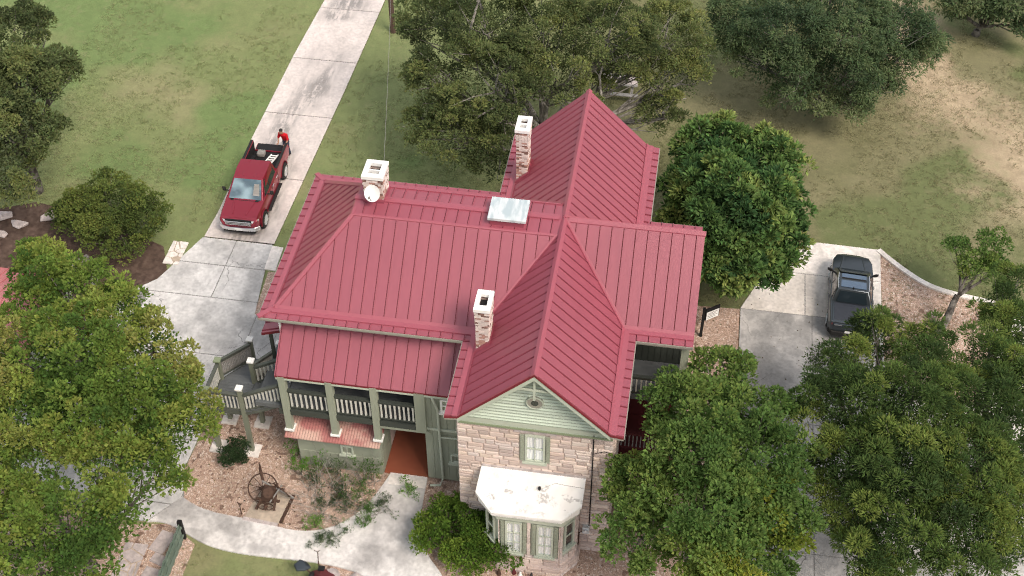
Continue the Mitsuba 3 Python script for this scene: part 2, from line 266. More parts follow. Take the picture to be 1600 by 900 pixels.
# ------------------------------------------------------------------ the stone house
H = thing('stone_house', 'stone farmhouse with red standing seam metal roof and pale green gable', 'house')
A, ZT, ZR, YN, YJ = 2.64, 7.55, 10.15, 15.85, 7.83
SK = .45
XL, YF, YB, DX, DYF, DYB, ZD, XE = -10.33, 4.04, 11.49, -7.85, 6.96, 8.72, 10.0, 5.16
def plane(p0, p1, p2):
    p0, p1, p2 = map(np.asarray, (p0, p1, p2)); n = np.cross(p1 - p0, p2 - p0)
    return lambda x, y: p0[2] - (n[0] * (x - p0[0]) + n[1] * (y - p0[1])) / n[2]
zW = lambda x, y: ZR + (ZR - ZT) / A * x
zE = lambda x, y: ZR - (ZR - ZT) / A * x
zS = plane((XL, YF, ZT), (-A, YF, ZT), (DX, DYF, ZD)); zN = plane((XL, YB, ZT), (-A, YB, ZT), (DX, DYB, ZD))
zL = plane((XL, YF, ZT), (XL, YB, ZT), (DX, DYF, ZD))
zDS = plane((DX, DYF, ZD), (0, DYF, ZD), (0, YJ, ZR - .03)); zDN = plane((DX, DYB, ZD), (0, DYB, ZD), (0, YJ, ZR - .03))
zES = plane((0, YJ, ZR), (XE, YJ, ZR), (XE, 5.0, ZT)); zEN = plane((0, YJ, ZR), (XE, YJ, ZR), (XE, 10.66, ZT))
zk = lambda d: (lambda x, y: ZT - .05 * d(x, y) / SK)
kW, kE = zk(lambda x, y: -A - x), zk(lambda x, y: x - A)
kS, kN, kL = zk(lambda x, y: YF - y), zk(lambda x, y: y - YB), zk(lambda x, y: XL - x)
kES, kEN = zk(lambda x, y: 5.0 - y), zk(lambda x, y: y - 10.66)
cx = -.15
faces = [  # plan polygon, height, direction along the eave (x or y)
    ([(-A, 0), (0, 0), (0, 7.0), (cx, DYF), (-A, YF)], zW, 'y', 'panel'), ([(0, DYB), (0, YN), (-A, YN), (-A, YB), (cx, DYB)], zW, 'y', 'panel'),
    ([(0, 0), (A, 0), (A, 5.0), (0, YJ)], zE, 'y', 'panel'), ([(0, YJ), (A, 10.66), (A, YN), (0, YN)], zE, 'y', 'panel'),
    ([(XL, YF), (-A, YF), (cx, DYF), (DX, DYF)], zS, 'x', 'panel'), ([(XL, YB), (DX, DYB), (cx, DYB), (-A, YB)], zN, 'x', 'panel'),
    ([(XL, YF), (DX, DYF), (DX, DYB), (XL, YB)], zL, 'y', 'panel'),
    ([(DX, DYF), (cx, DYF), (0, YJ), (DX, YJ)], zDS, 'x', 'panel'), ([(DX, YJ), (0, YJ), (cx, DYB), (DX, DYB)], zDN, 'x', 'panel'),
    ([(0, YJ), (A, 5.0), (XE, 5.0), (XE, YJ)], zES, 'x', 'panel'), ([(0, YJ), (XE, YJ), (XE, 10.66), (A, 10.66)], zEN, 'x', 'panel'),
    ([(-A, 0), (-A, YF), (-A - SK, YF - SK), (-A - SK, 0)], kW, 'y', 'eave_panel'), ([(-A, YB), (-A, YN), (-A - SK, YN), (-A - SK, YB + SK)], kW, 'y', 'eave_panel'),
    ([(A, 0), (A + SK, 0), (A + SK, 5.0 - SK), (A, 5.0)], kE, 'y', 'eave_panel'), ([(A, 10.66), (A + SK, 10.66 + SK), (A + SK, YN), (A, YN)], kE, 'y', 'eave_panel'),
    ([(XL, YF), (XL - SK, YF - SK), (-A - SK, YF - SK), (-A, YF)], kS, 'x', 'eave_panel'), ([(XL, YB), (-A, YB), (-A - SK, YB + SK), (XL - SK, YB + SK)], kN, 'x', 'eave_panel'),
    ([(XL, YF), (XL, YB), (XL - SK, YB + SK), (XL - SK, YF - SK)], kL, 'y', 'eave_panel'),
    ([(A, 5.0), (A + SK, 5.0 - SK), (XE, 5.0 - SK), (XE, 5.0)], kES, 'x', 'eave_panel'), ([(A, 10.66), (XE, 10.66), (XE, 10.66 + SK), (A + SK, 10.66 + SK)], kEN, 'x', 'eave_panel')]
under = MB(); soff = []
for poly, z, d, nm in faces:
    under.slab(poly, z, (lambda x, y, z=z: z(x, y) - .09))
    if nm == 'eave_panel': soff.append(MB().slab(poly, (lambda x, y, z=z: z(x, y) - .092), (lambda x, y, z=z: z(x, y) - .16)))
RF = E(H + '__roof', under.mesh(), 'm_roof_under')
for q in soff: E(H + '__soffit', q.mesh(), 'm_fascia')
def panels(holder, poly, z, d, nm, pitch=.44, gap=.031, th=.022, rib=.045, mat='m_roof'):
    P = Polygon(poly); x0, y0, x1, y1 = P.bounds
    lo, hi = (y0, y1) if d == 'y' else (x0, x1)
    k = np.ceil(lo / pitch - 1) * pitch
    while k < hi:
        a, b = k, k + pitch
        def cut(p, q):
            return P.intersection(sbox(-99, p, 99, q) if d == 'y' else sbox(p, -99, q, 99))
        g = cut(a + gap, b)
        if g.geom_type == 'Polygon' and g.area > .012:
            mb = MB().slab(g, (lambda x, y: z(x, y) + th), (lambda x, y: z(x, y) + .002))
            r = cut(a + gap, a + gap + .02)
            if r.geom_type == 'Polygon' and r.area > .003: mb.slab(r, (lambda x, y: z(x, y) + th + rib), (lambda x, y: z(x, y) + th - .004))
            E(holder + '__' + nm, mb.mesh(), mat)
        k += pitch
for poly, z, d, nm in faces: panels(RF, poly, z, d, nm)
def cap(p0, p1, s0, s1, w0, w1, h=.05, th=.05, name='ridge_cap', mat='m_roof_cap', hold=None):
    """bent sheet along p0-p1 with a flange of width w0 in direction s0 and one of width w1 in direction s1"""
    p0, p1, s0, s1 = map(lambda q: np.asarray(q, float), (p0, p1, s0, s1)); u = np.array([0, 0, 1.])
    mb = MB(); top = u * h; e = u * (h - th)
    for s_, w in ((s0, w0), (s1, w1)):
        if w <= 0: continue
        q0, q1 = p0 + s_ * w, p1 + s_ * w
        c = np.cross(p1 - p0, s_)[2] > 0
        pts = [p0 + e, p1 + e, q1 + e, q0 + e, p0 + top, p1 + top, q1 + top, q0 + top]
        if not c: pts = [pts[i] for i in (1, 0, 3, 2, 5, 4, 7, 6)]
        mb.hexa(pts)
    E((hold or RF) + '__' + name, mb.mesh(), mat)
sW, sE = np.array([-1, 0, -(ZR - ZT) / A]) / math.hypot(1, (ZR - ZT) / A), np.array([1, 0, -(ZR - ZT) / A]) / math.hypot(1, (ZR - ZT) / A)
cap((0, -.02, ZR), (0, YN + .02, ZR), sW, sE, .17, .17, .085)
sl = (ZR - ZT) / (YJ - 5.0); eS, eN = np.array([0, -1, -sl]) / math.hypot(1, sl), np.array([0, 1, -sl]) / math.hypot(1, sl)
cap((.17, YJ, ZR - .02), (XE + .03, YJ, ZR - .02), eS, eN, .17, .17, .085)
cap((DX - .05, YJ, ZR - .04), (-.18, YJ, ZR - .04), (0, -1, -.13), (0, 1, -.13), .14, .14, .085)
for a, b in (((XL, YF, ZT), (DX, DYF, ZD)), ((XL, YB, ZT), (DX, DYB, ZD))):
    d = np.array(b) - np.array(a); n = np.array([-d[1], d[0], 0]); n /= np.linalg.norm(n); s_ = 1 if d[1] > 0 else -1
    zl = np.array([n[0], n[1], 0])
    def into(nn, zf):
        m_ = (np.array(a) + np.array(b)) / 2; q = m_ + nn * .1; return np.array([nn[0], nn[1], (zf(q[0], q[1]) - m_[2]) / .1])
    f1, f2 = (zL, zS) if s_ > 0 else (zN, zL)
    cap(a, b, into(zl, f1), into(-zl, f2), .12, .12, .075, name='hip_cap')
cap((DX, DYF, ZD), (DX, DYB, ZD), (-.7, 0, -.7), (1, 0, 0), .10, .10, .075, name='hip_cap')
cap((DX, DYF, ZD), (cx, DYF, ZD), (0, -.7, -.6), (0, 1, .1), .06, .06, .06, name='hip_cap')
cap((DX, DYB, ZD), (cx, DYB, ZD), (0, -1, .1), (0, .7, -.6), .06, .06, .06, name='hip_cap')
for a, b, f1, f2 in (((-A, YF, ZT), (cx, DYF, ZD), zS, zW), ((-A, YB, ZT), (cx, DYB, ZD), zN, zW), ((A, 5.0, ZT), (0, YJ, ZR), zES, zE), ((A, 10.66, ZT), (0, YJ, ZR), zEN, zE)):
    a, b = np.array(a), np.array(b); d = b - a; n = np.array([-d[1], d[0], 0]); n /= np.linalg.norm(n); m_ = (a + b) / 2
    def side(nn):
        q = m_ + nn * .1; return np.array([nn[0], nn[1], (max(f1(q[0], q[1]), f2(q[0], q[1])) - m_[2]) / .1])
    cap(a, b, side(n), side(-n), .07, .07, .065, .05, name='valley_flashing')
def band(p0, p1, out, upz):     # the broad band where slope and eave meet
    o = np.array([out[0], out[1], -.11]); i = np.array([-out[0], -out[1], upz])
    cap(p0, p1, o, i / np.linalg.norm(i), .19, .13, .07, .05, name='eave_band')
g = (ZR - ZT) / A
band((-A, 0, ZT), (-A, YF, ZT), (-1, 0), g); band((-A, YB, ZT), (-A, YN, ZT), (-1, 0), g); band((A, 0, ZT), (A, 5, ZT), (1, 0), g); band((A, 10.66, ZT), (A, YN, ZT), (1, 0), g)
band((XL, YF, ZT), (-A, YF, ZT), (0, -1), .84); band((XL, YB, ZT), (-A, YB, ZT), (0, 1), .88); band((XL, YF, ZT), (XL, YB, ZT), (-1, 0), .99)
band((A, 5, ZT), (XE, 5, ZT), (0, -1), sl); band((A, 10.66, ZT), (XE, 10.66, ZT), (0, 1), sl)
for a, b in (((XL, YF), (XL - SK, YF - SK)), ((XL, YB), (XL - SK, YB + SK))):   # mitre strips at the hip corners
    cap((a[0], a[1], ZT), (b[0], b[1], ZT - .05), (.7, .7, 0), (-.7, -.7, 0), .1, .1, .065, name='hip_cap') if a[1] > 6 else cap((a[0], a[1], ZT), (b[0], b[1], ZT - .05), (.7, -.7, 0), (-.7, .7, 0), .1, .1, .065, name='hip_cap')
# fascia boards along every eave
zf = ZT - .05
for p0, p1, n_ in (((-A - SK, 0), (-A - SK, YF - SK), (-1, 0)), ((-A - SK, YB + SK), (-A - SK, YN), (-1, 0)), ((A + SK, 0), (A + SK, 5 - SK), (1, 0)), ((A + SK, 10.66 + SK), (A + SK, YN), (1, 0)), ((XL - SK, YF - SK), (-A - SK, YF - SK), (0, -1)),
                   ((XL - SK, YB + SK), (-A - SK, YB + SK), (0, 1)), ((XL - SK, YF - SK), (XL - SK, YB + SK), (-1, 0)), ((A + SK, 5 - SK), (XE, 5 - SK), (0, -1)), ((A + SK, 10.66 + SK), (XE, 10.66 + SK), (0, 1))):
    n_ = np.array([*n_, 0]); c0, c1 = np.array([*p0, zf - .075]) + n_ * .017, np.array([*p1, zf - .075]) + n_ * .017
    E(RF + '__fascia', MB().beam(c0 + [0, 0, .03], c1 + [0, 0, .03], .03, .09).mesh(), 'm_fascia')
# rake boards on the three gable ends
for y0, y1 in ((.02, .07), (YN - .07, YN - .02)):
    for s_ in (-1, 1):
        mb = MB(); x0, x1 = 0, s_ * A
        pts = [(x0, y0, ZR - .30), (x1, y0, ZT - .30), (x1, y1, ZT - .30), (x0, y1, ZR - .30), (x0, y0, ZR - .092), (x1, y0, ZT - .092), (x1, y1, ZT - .092), (x0, y1, ZR - .092)]
        if s_ < 0: pts = [pts[i] for i in (1, 0, 3, 2, 5, 4, 7, 6)]
        E(RF + '__rake_board', mb.hexa(pts).mesh(), 'm_trim')

# ---- walls
WX, WY = 2.78, .6
wall = MB().box(-WX, WX, WY + .02, 3.9, -.1, 7.38)
wall.box(-WX, WX, 3.9, YN - .5, -.1, 7.38).box(-10.1, -6.36, 4.25, 11.3, -.1, 7.38).box(-4.54, -WX, 4.25, 11.3, -.1, 7.38).box(-6.358, -4.542, 4.25, 11.3, 3.2, 7.38).box(WX, 5.0, 6.9, 10.5, -.1, 7.38)
SW = E(H + '__stone_wall', wall.mesh(), 'm_mortar')
tones = 1.15 * np.array([(.47, .385, .345), (.52, .435, .39), (.43, .345, .305), (.54, .465, .42), (.40, .33, .305), (.48, .395, .34), (.45, .39, .365), (.36, .295, .27)])
rs = np.random.default_rng(11)
def stone(x0, x1, z0, z1, y, ax, out, depth=.07):
    """one rough-faced block on the wall plane; ax is its run direction, out the outward normal"""
    j = .012; m_ = .03
    f0 = np.array([[x0, z0], [x1, z0], [x1, z1], [x0, z1]]) + rs.uniform(-j, j, (4, 2))
    mid = f0.mean(0); f1 = mid + (f0 - mid) * (1 - np.array([m_ * 1.6 / max(x1 - x0, .1), m_ * 1.6 / max(z1 - z0, .1)]))
    pr = .018 + rs.uniform(0, .022, 4)
    v = []
    for q, p in ((f0, np.full(4, -depth)), (f0, np.full(4, .004)), (f1, pr)):
        for (a, b), o in zip(q, p): v.append(np.array(y, float) + np.array(ax) * a + np.array([0, 0, 1.]) * b + np.array(out) * o)
    f = []
    for l in (0, 4):
        for i in range(4):
            k = (i + 1) % 4; f += [[l + i, l + k, l + 4 + k], [l + i, l + 4 + k, l + 4 + i]]
    f += [[8, 9, 10], [8, 10, 11]]
    c = tones[rs.integers(len(tones))] * rs.uniform(.91, 1.09)
    return np.array(v), np.array(f), c
def coursed(x0, x1, z0, z1, holes, y, ax, out, key=None, hs=(.17, .33), ls=(.34, .82), gap=.038, quoin=0.):
    """coursed rubble; returns all stones, as parts under key when given"""
    z = z0; res = []
    while z < z1 - .06:
        h = min(rs.uniform(*hs), z1 - z); h = h if z1 - z - h > .12 else z1 - z
        runs = [(x0, x1)]
        for a, b, c, d in holes:
            if z < d and z + h > c: runs = [r for lo, hi in runs for r in ((lo, min(hi, a)), (max(lo, b), hi)) if r[1] - r[0] > .05]
        for lo, hi in runs:
            x = lo
            while x < hi - .02:
                l = rs.uniform(*ls); l = hi - x if hi - x - l < .22 else l
                if l > .45 and h > .24 and rs.random() < .4:
                    res.append((x, x + l - gap, z, z + h / 2 - gap)); res.append((x, x + l - gap, z + h / 2, z + h - gap))
                else: res.append((x, x + l - gap, z, z + h - gap))
                x += l
        z += h
    return [stone(*q, y, ax, out) for q in res]
front = coursed(-WX, WX, .0, 6.72, [(-.52, .5, 4.75, 6.45), (-1.85, 1.72, 0, 4.2)], (0, WY, 0), (1, 0, 0), (0, -1, 0), hs=(.17, .28), ls=(.30, .64))
front.sort(key=lambda s_: -(s_[0][:, 0].max() - s_[0][:, 0].min()) * (s_[0][:, 2].max() - s_[0][:, 2].min()))
for v, f, c in front[:300]: E(SW + '__stone', (v, f), 'm_vc', color=np.tile(c, (len(v), 1)))
rest = MB()
for v, f, c in front[300:]: rest.add(v, f, c)
for L in (coursed(.6, 6.9, 0, 7.3, [], (WX, 0, 0), (0, 1, 0), (1, 0, 0)), coursed(-10.1, -3, 0, 7.3, [(-9.9, -2, 0, 5.9)], (0, 4.23, 0), (1, 0, 0), (0, -1, 0)),
          coursed(-11.3, -4.25, 0, 7.3, [], (-10.12, 0, 0), (0, -1, 0), (-1, 0, 0), hs=(.3, .45), ls=(.6, 1.1)), coursed(-3.9, -.6, 0, 7.3, [], (-WX, 0, 0), (0, -1, 0), (-1, 0, 0))):
    for v, f, c in L: rest.add(v, f, c)
E(SW + '__stonework', rest.mesh(), 'm_vc', color=rest.col(), kind='stuff')
# projecting foot of the wall
for L in coursed(1.8, WX + .08, 0, .42, [], (0, WY - .12, 0), (1, 0, 0), (0, -1, 0), hs=(.2, .22), ls=(.4, .6)): E(SW + '__stone', (L[0], L[1]), 'm_vc', color=np.tile(L[2], (len(L[0]), 1)))
E(SW + '__foot', MB().box(1.75, WX + .1, WY - .10, WY + .1, -.05, .40).mesh(), 'm_mortar')

# ---- gable
GB = E(H + '__gable', MB().add([(-2.45, WY + .03, 6.95), (2.45, WY + .03, 6.95), (0, WY + .03, 9.75), (-2.45, WY + .2, 6.95), (2.45, WY + .2, 6.95), (0, WY + .2, 9.75)], [[0, 1, 2], [3, 5, 4], [0, 3, 4], [0, 4, 1], [1, 4, 5], [1, 5, 2], [2, 5, 3], [2, 3, 0]]).mesh(), 'm_trim_dark')
zb = 6.98
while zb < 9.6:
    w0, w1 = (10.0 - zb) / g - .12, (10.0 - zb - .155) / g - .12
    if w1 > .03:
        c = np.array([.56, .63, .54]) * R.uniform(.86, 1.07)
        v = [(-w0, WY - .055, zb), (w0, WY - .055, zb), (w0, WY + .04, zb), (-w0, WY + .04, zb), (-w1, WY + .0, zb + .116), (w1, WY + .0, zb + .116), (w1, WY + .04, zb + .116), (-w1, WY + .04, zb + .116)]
        m_ = MB().hexa(v, c).box(-w0 + .01, w0 - .01, WY - .062, WY - .054, zb + .002, zb + .028, c * np.array([.62, .64, .60])); E(GB + '__board', m_.mesh(), 'm_vc', color=m_.col())  # darker strip on each butt edge paints in lap shadow and dirt
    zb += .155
E(GB + '__frieze', MB().box(-2.7, 2.7, WY - .06, WY + .05, 6.72, 6.94).mesh(), 'm_trim')
E(GB + '__frieze', MB().box(-2.72, 2.72, WY - .10, WY + .05, 6.64, 6.72).mesh(), 'm_trim_dark')
E(GB + '__collar_brace', MB().box(-.035, .035, .1, .16, 8.75, 10.0).box(-.62, .62, .1, .15, 9.22, 9.29).mesh(), 'm_trim')
V = E(GB + '__vent', MB().tube([(-.03, WY - .09, 8.15), (-.03, WY + .02, 8.15)], .30, 24).mesh(), 'm_fascia', 30)
E(V + '__rim', MB().ring((-.03, WY - .09, 8.15), (0, 1, 0), .285, .03, 24, 6).mesh(), 'm_trim', 40)
E(V + '__louvre', MB().tube([(-.03, WY - .105, 8.15), (-.03, WY - .09, 8.15)], .13, 18).mesh(), 'm_dark_rail', 30)
# ---- windows
def window(key, cx_, y, z0, z1, w, cols, rows, shutters=0., out=(0, -1), origin=None, curtain='m_curtain', frame='m_trim'):
    ox, oy = out; ax = np.array([-oy, ox, 0.]); o = np.array([ox, oy, 0.]); up = np.array([0, 0, 1.]); base = np.array([cx_, y, 0.]) if origin is None else np.array(origin, float)
    def bx(mb, a0, a1, b0, b1, d0, d1, c=None):      # a along the wall, b height, d outwards
        P_ = [base + ax * a + o * d + up * b for b in (b0, b1) for a, d in ((a0, d1), (a1, d1), (a1, d0), (a0, d0))]
        return mb.hexa(P_, c)
    W = E(key, bx(bx(bx(bx(MB(), -w / 2, -w / 2 + .07, z0, z1, -.04, .06), w / 2 - .07, w / 2, z0, z1, -.04, .06), -w / 2 + .07, w / 2 - .07, z1 - .07, z1, -.04, .06), -w / 2 + .07, w / 2 - .07, z0, z0 + .07, -.04, .06).mesh(), frame)
    E(W + '__sill', bx(MB(), -w / 2 - .08, w / 2 + .08, z0 - .1, z0 - .003, -.02, .11).mesh(), frame)
    iw, ih = w - .14, z1 - z0 - .14
    E(W + '__curtain', bx(MB(), -iw / 2 + .002, iw / 2 - .002, z0 + .072, z1 - .072, -.035, -.02).mesh(), curtain)  # white curtain, except black sheets that stand in for unlit rooms
    pw, ph = iw / cols, ih / rows
    for i in range(cols):
        for j in range(rows):
            a, b = -iw / 2 + i * pw, z0 + .07 + j * ph
            q = [base + ax * (a + s_ * pw) + o * .012 + up * (b + t_ * ph) for s_, t_ in ((.01, .01), (.99, .01), (.99, .99), (.01, .99))]
            E(W + '__pane', (np.array(q), np.array([[0, 1, 2], [0, 2, 3]])), 'm_pane')
    mb = MB()
    for i in range(1, cols): bx(mb, -iw / 2 + i * pw - .018, -iw / 2 + i * pw + .018, z0 + .07, z1 - .07, .014, .045)
    for j in range(1, rows): bx(mb, -iw / 2, iw / 2, z0 + .07 + j * ph - .016 - .012 * (2 * j == rows), z0 + .07 + j * ph + .016 + .012 * (2 * j == rows), .016, .048)
    if mb.n: E(W + '__glazing_bars', mb.mesh(), frame)
    for s_ in ((-1, 1) if shutters else ()):
        a = s_ * (w / 2 + .02 + shutters / 2); mb = bx(MB(), a - shutters / 2, a + shutters / 2, z0, z1, .0, .045)
        n = int((z1 - z0) / .09)
        for k in range(n): bx(mb, a - shutters / 2 + .03, a + shutters / 2 - .03, z0 + .04 + k * .09, z0 + .09 + k * .09, .045, .065)
        E(W + '__shutter', mb.mesh(), 'm_green')
    return W
window(H + '__window', 0.0, WY - .005, 4.9, 6.34, .72, 2, 2, .16)
E(SW + '__lintel', MB().box(-.75, .75, WY - .05, WY + .05, 6.46, 6.70).mesh(), 'm_flag')
# ---- bay
BX0, BX1, BYF = -1.12, 1.18, -.75
bay_plan = [(-1.75, .58), (-1.75, -.12), (BX0, BYF), (BX1, BYF), (1.68, -.12), (1.68, .58)]
BW = E(H + '__bay', MB().slab(Polygon(bay_plan).buffer(-.05, join_style=2), 3.42, 0).mesh(), 'm_trim')
def bay_face(p0, p1, z0, z1, holes, off=.0, hs=(.2, .3), ls=(.4, .8), pale=0.):
    p0, p1 = np.array([*p0, 0.]), np.array([*p1, 0.]); L = np.linalg.norm(p1 - p0); ax = (p1 - p0) / L; out = np.array([ax[1], -ax[0], 0])
    for v, f, c in coursed(0, L, z0, z1, holes, p0 + out * off, ax, out, hs=hs, ls=ls):
        c = c * (1 - pale) + np.array([.60, .52, .48]) * pale; E(BW + '__stone', (v, f), 'm_vc', color=np.tile(c, (len(v), 1)))
q = bay_plan
bay_face(q[2], q[3], .46, .98, []); bay_face(q[3], q[4], .46, .98, []); bay_face(q[1], q[2], .46, .98, []); bay_face(q[4], q[5], .46, 3.2, [])
qq = [tuple(p) for p in np.array(Polygon(q).buffer(.14, join_style=2).exterior.coords)[:-1]]
fo = [(-1.75, .58), (-1.87, -.18), (BX0 - .06, BYF - .14), (BX1 + .06, BYF - .14), (1.80, -.18), (1.80, .58)]
E(BW + '__plinth', MB().slab(Polygon(fo).buffer(-.03, join_style=2), .455, -.05).mesh(), 'm_mortar')
bay_face(fo[2], fo[3], 0, .45, [], hs=(.2, .22)); bay_face(fo[3], fo[4], 0, .45, [], hs=(.2, .22)); bay_face(fo[4], fo[5], 0, .45, [], hs=(.2, .22))
bay_face(q[2], q[3], .98, 3.1, [(.08, 1.05, .9, 3.2), (1.22, 2.22, .9, 3.2)], hs=(.3, .5), ls=(.3, .4), pale=.6)
bay_face(q[3], q[4], .98, 3.1, [(.15, .66, .9, 3.2)], hs=(.3, .5), ls=(.2, .4), pale=.6)
for x_ in (BX0 + .565, BX0 + 1.72): window(BW + '__window', x_, BYF - .0, 1.08, 2.98, .62, 2, 3, .15)
dv = np.array(q[4]) - np.array(q[3]); dn = np.array([dv[1], -dv[0]]) / np.linalg.norm(dv); mid = (np.array(q[3]) + np.array(q[4])) / 2
window(BW + '__window', 0, 0, 1.45, 2.95, .50, 1, 2, 0., out=tuple(dn), origin=(mid[0], mid[1], 0), curtain='m_dark')
dv2 = np.array(q[2]) - np.array(q[1]); dn2 = np.array([dv2[1], -dv2[0]]) / np.linalg.norm(dv2); mid2 = (np.array(q[1]) + np.array(q[2])) / 2
window(BW + '__window', 0, 0, 1.45, 2.95, .50, 1, 2, 0., out=tuple(dn2), origin=(mid2[0], mid2[1], 0), curtain='m_dark')
E(BW + '__cornice', MB().slab(Polygon(q).buffer(.10, join_style=2).intersection(sbox(-9, -9, 9, .58)), 3.42, 3.14).mesh(), 'm_trim')
zroof = lambda x, y: 4.33 - (.6 - y) * .385
rp_ = [(-1.93, .58), (-2.0, -.38), (-1.33, -1.02), (1.2, -.99), (1.85, -.42), (1.87, .58)]
E(BW + '__flat_roof', MB().slab(rp_, zroof, (lambda x, y: zroof(x, y) - .12)).slab(Polygon(rp_).buffer(-.08), (lambda x, y: zroof(x, y) - .12), 3.42).mesh(), 'm_bay_roof')
E(BW + '__vent_pipe', MB().tube([(.27, -.02, zroof(0, 0) - .02), (.27, -.02, zroof(0, 0) + .12)], .05, 10).mesh(), 'm_dark', 30)
E(BW + '__roof_seam', MB().tube([(.3, -.02, zroof(0, -.02) + .004), (.8, .25, zroof(0, .25) + .004), (1.3, .22, zroof(0, .22) + .004), (1.84, .20, zroof(0, .2) + .004)], .009, 4).mesh(), 'm_wood_grey')
E(BW + '__flashing', MB().beam((-1.9, .56, 4.36), (1.85, .56, 4.36), .05, .10).mesh(), 'm_flag')
# ---- chimneys
def chimney(label, x0, x1, y0, y1, zbase, ztop, flues):
    C = E(H + '__chimney', MB().box(x0 + .02, x1 - .02, y0 + .02, y1 - .02, zbase, ztop - .30).mesh(), 'm_mortar', label=label)
    mb = MB(); rc = np.random.default_rng(int(abs(x0 * 100) + ztop * 10)); bh, bl = .075, .22
    n = int((ztop - .16 - zbase) / bh)
    for k in range(n):
        z0 = zbase + k * bh; out = .02 * (k > n - 9) + .012 * (k > n - 5)
        for s_, (a0, a1, fix, axis) in enumerate(((x0, x1, y0, 0), (x0, x1, y1, 0), (y0, y1, x0, 1), (y0, y1, x1, 1))):
            a = a0 - (bl / 2 if k % 2 else 0)
            while a < a1 - .01:
                lo, hi = max(a, a0 - out), min(a + bl - .012, a1 + out); a += bl
                if hi - lo < .03: continue
                t_ = rc.random(); wash = np.array([.62, .55, .51]) if t_ < (.75 if k > n * .45 else .45) else np.array([.40, .24, .20]) if t_ < .88 else np.array([.20, .12, .10])
                c = wash * rc.uniform(.85, 1.12); pr = out + rc.uniform(0, .012)
                if axis == 0:
                    s1 = (fix - pr, fix + .03) if fix == y0 else (fix - .03, fix + pr); mb.box(lo, hi, s1[0], s1[1], z0, z0 + bh - .013, c)
                else:
                    s1 = (fix - pr, fix + .03) if fix == x0 else (fix - .03, fix + pr); mb.box(s1[0], s1[1], lo, hi, z0, z0 + bh - .013, c)
    E(C + '__brickwork', mb.mesh(), 'm_vc', color=mb.col(), kind='stuff')
    e = .06; capm = m3.Manifold.cube((x1 - x0 + 2 * e, y1 - y0 + 2 * e, .14)).translate((x0 - e, y0 - e, ztop - .14))
    for a0, a1, b0, b1 in flues:
        w, d = x1 - x0, y1 - y0; capm -= m3.Manifold.cube((w * (a1 - a0), d * (b1 - b0), .3)).translate((x0 + w * a0, y0 + d * b0, ztop - .25))
    E(C + '__crown', man(capm), 'm_white')
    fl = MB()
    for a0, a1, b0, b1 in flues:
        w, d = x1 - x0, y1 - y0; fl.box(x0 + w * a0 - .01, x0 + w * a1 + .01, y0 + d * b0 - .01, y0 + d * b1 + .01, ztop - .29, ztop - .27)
    E(C + '__flue', fl.mesh(), 'm_dark')  # black plate in each opening stands in for the darkness of the shaft
    return C
def flashing(C, x0, x1, y0, y1, zf_):
    e = .05; mb = MB()
    P0 = Polygon([(x0 - e, y0 - e - .06), (x1 + e, y0 - e - .06), (x1 + e, y1 + e), (x0 - e, y1 + e)])
    mb.slab(P0, (lambda x, y: zf_(x, y) + .14), (lambda x, y: zf_(x, y) + .01)); E(C + '__flashing', mb.mesh(), 'm_roof')
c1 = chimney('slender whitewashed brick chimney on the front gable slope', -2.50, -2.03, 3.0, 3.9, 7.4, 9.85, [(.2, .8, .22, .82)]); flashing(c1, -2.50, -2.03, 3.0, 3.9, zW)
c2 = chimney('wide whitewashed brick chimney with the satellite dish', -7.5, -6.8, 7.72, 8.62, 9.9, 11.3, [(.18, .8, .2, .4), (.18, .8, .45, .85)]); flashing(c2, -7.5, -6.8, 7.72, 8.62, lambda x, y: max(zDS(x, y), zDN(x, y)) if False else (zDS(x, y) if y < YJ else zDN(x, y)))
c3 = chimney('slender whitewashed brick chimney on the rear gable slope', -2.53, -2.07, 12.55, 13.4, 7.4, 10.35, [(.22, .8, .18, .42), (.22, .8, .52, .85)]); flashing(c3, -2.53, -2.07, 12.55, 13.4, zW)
# satellite dish on the wide chimney
D = thing('satellite_dish', 'round white satellite dish fixed to the front of the wide chimney', 'satellite dish')
dn_ = np.array([-.10, -.86, .5]); dn_ /= np.linalg.norm(dn_); dc = np.array([-7.10, 7.42, 10.75])
u_ = np.cross(dn_, [0, 0, 1.]); u_ /= np.linalg.norm(u_); w_ = np.cross(u_, dn_)
rr = np.linspace(0, 1, 7); aa = np.arange(28) * 2 * math.pi / 28
v_ = np.array([dc + .305 * r_ * (math.cos(a) * u_ + 1.06 * math.sin(a) * w_) + dn_ * (.07 * r_ * r_) + o_ for o_ in (dn_ * 0, -dn_ * .018) for r_ in rr for a in aa])
f_ = []
for L in (0, 7 * 28):
    for i in range(6):
        for j in range(28):
            k = (j + 1) % 28; a, b, c, d = L + i * 28 + j, L + i * 28 + k, L + (i + 1) * 28 + k, L + (i + 1) * 28 + j
            f_ += [[a, c, b], [a, d, c]] if L else [[a, b, c], [a, c, d]]
E(D + '__reflector', (v_, np.array(f_)), 'm_white', True)
E(D + '__feed_arm', MB().tube([dc - .305 * w_, dc + dn_ * .34 - .12 * w_], .014).box(*[x for p in zip(dc + dn_ * .34 - .12 * w_ - .035, dc + dn_ * .34 - .12 * w_ + .035) for x in p]).mesh(), 'm_wood_grey')
E(D + '__bracket', MB().tube([dc - dn_ * .02 - w_ * .1, (-7.1, 7.74, 10.55)], .025).mesh(), 'm_wood_grey')
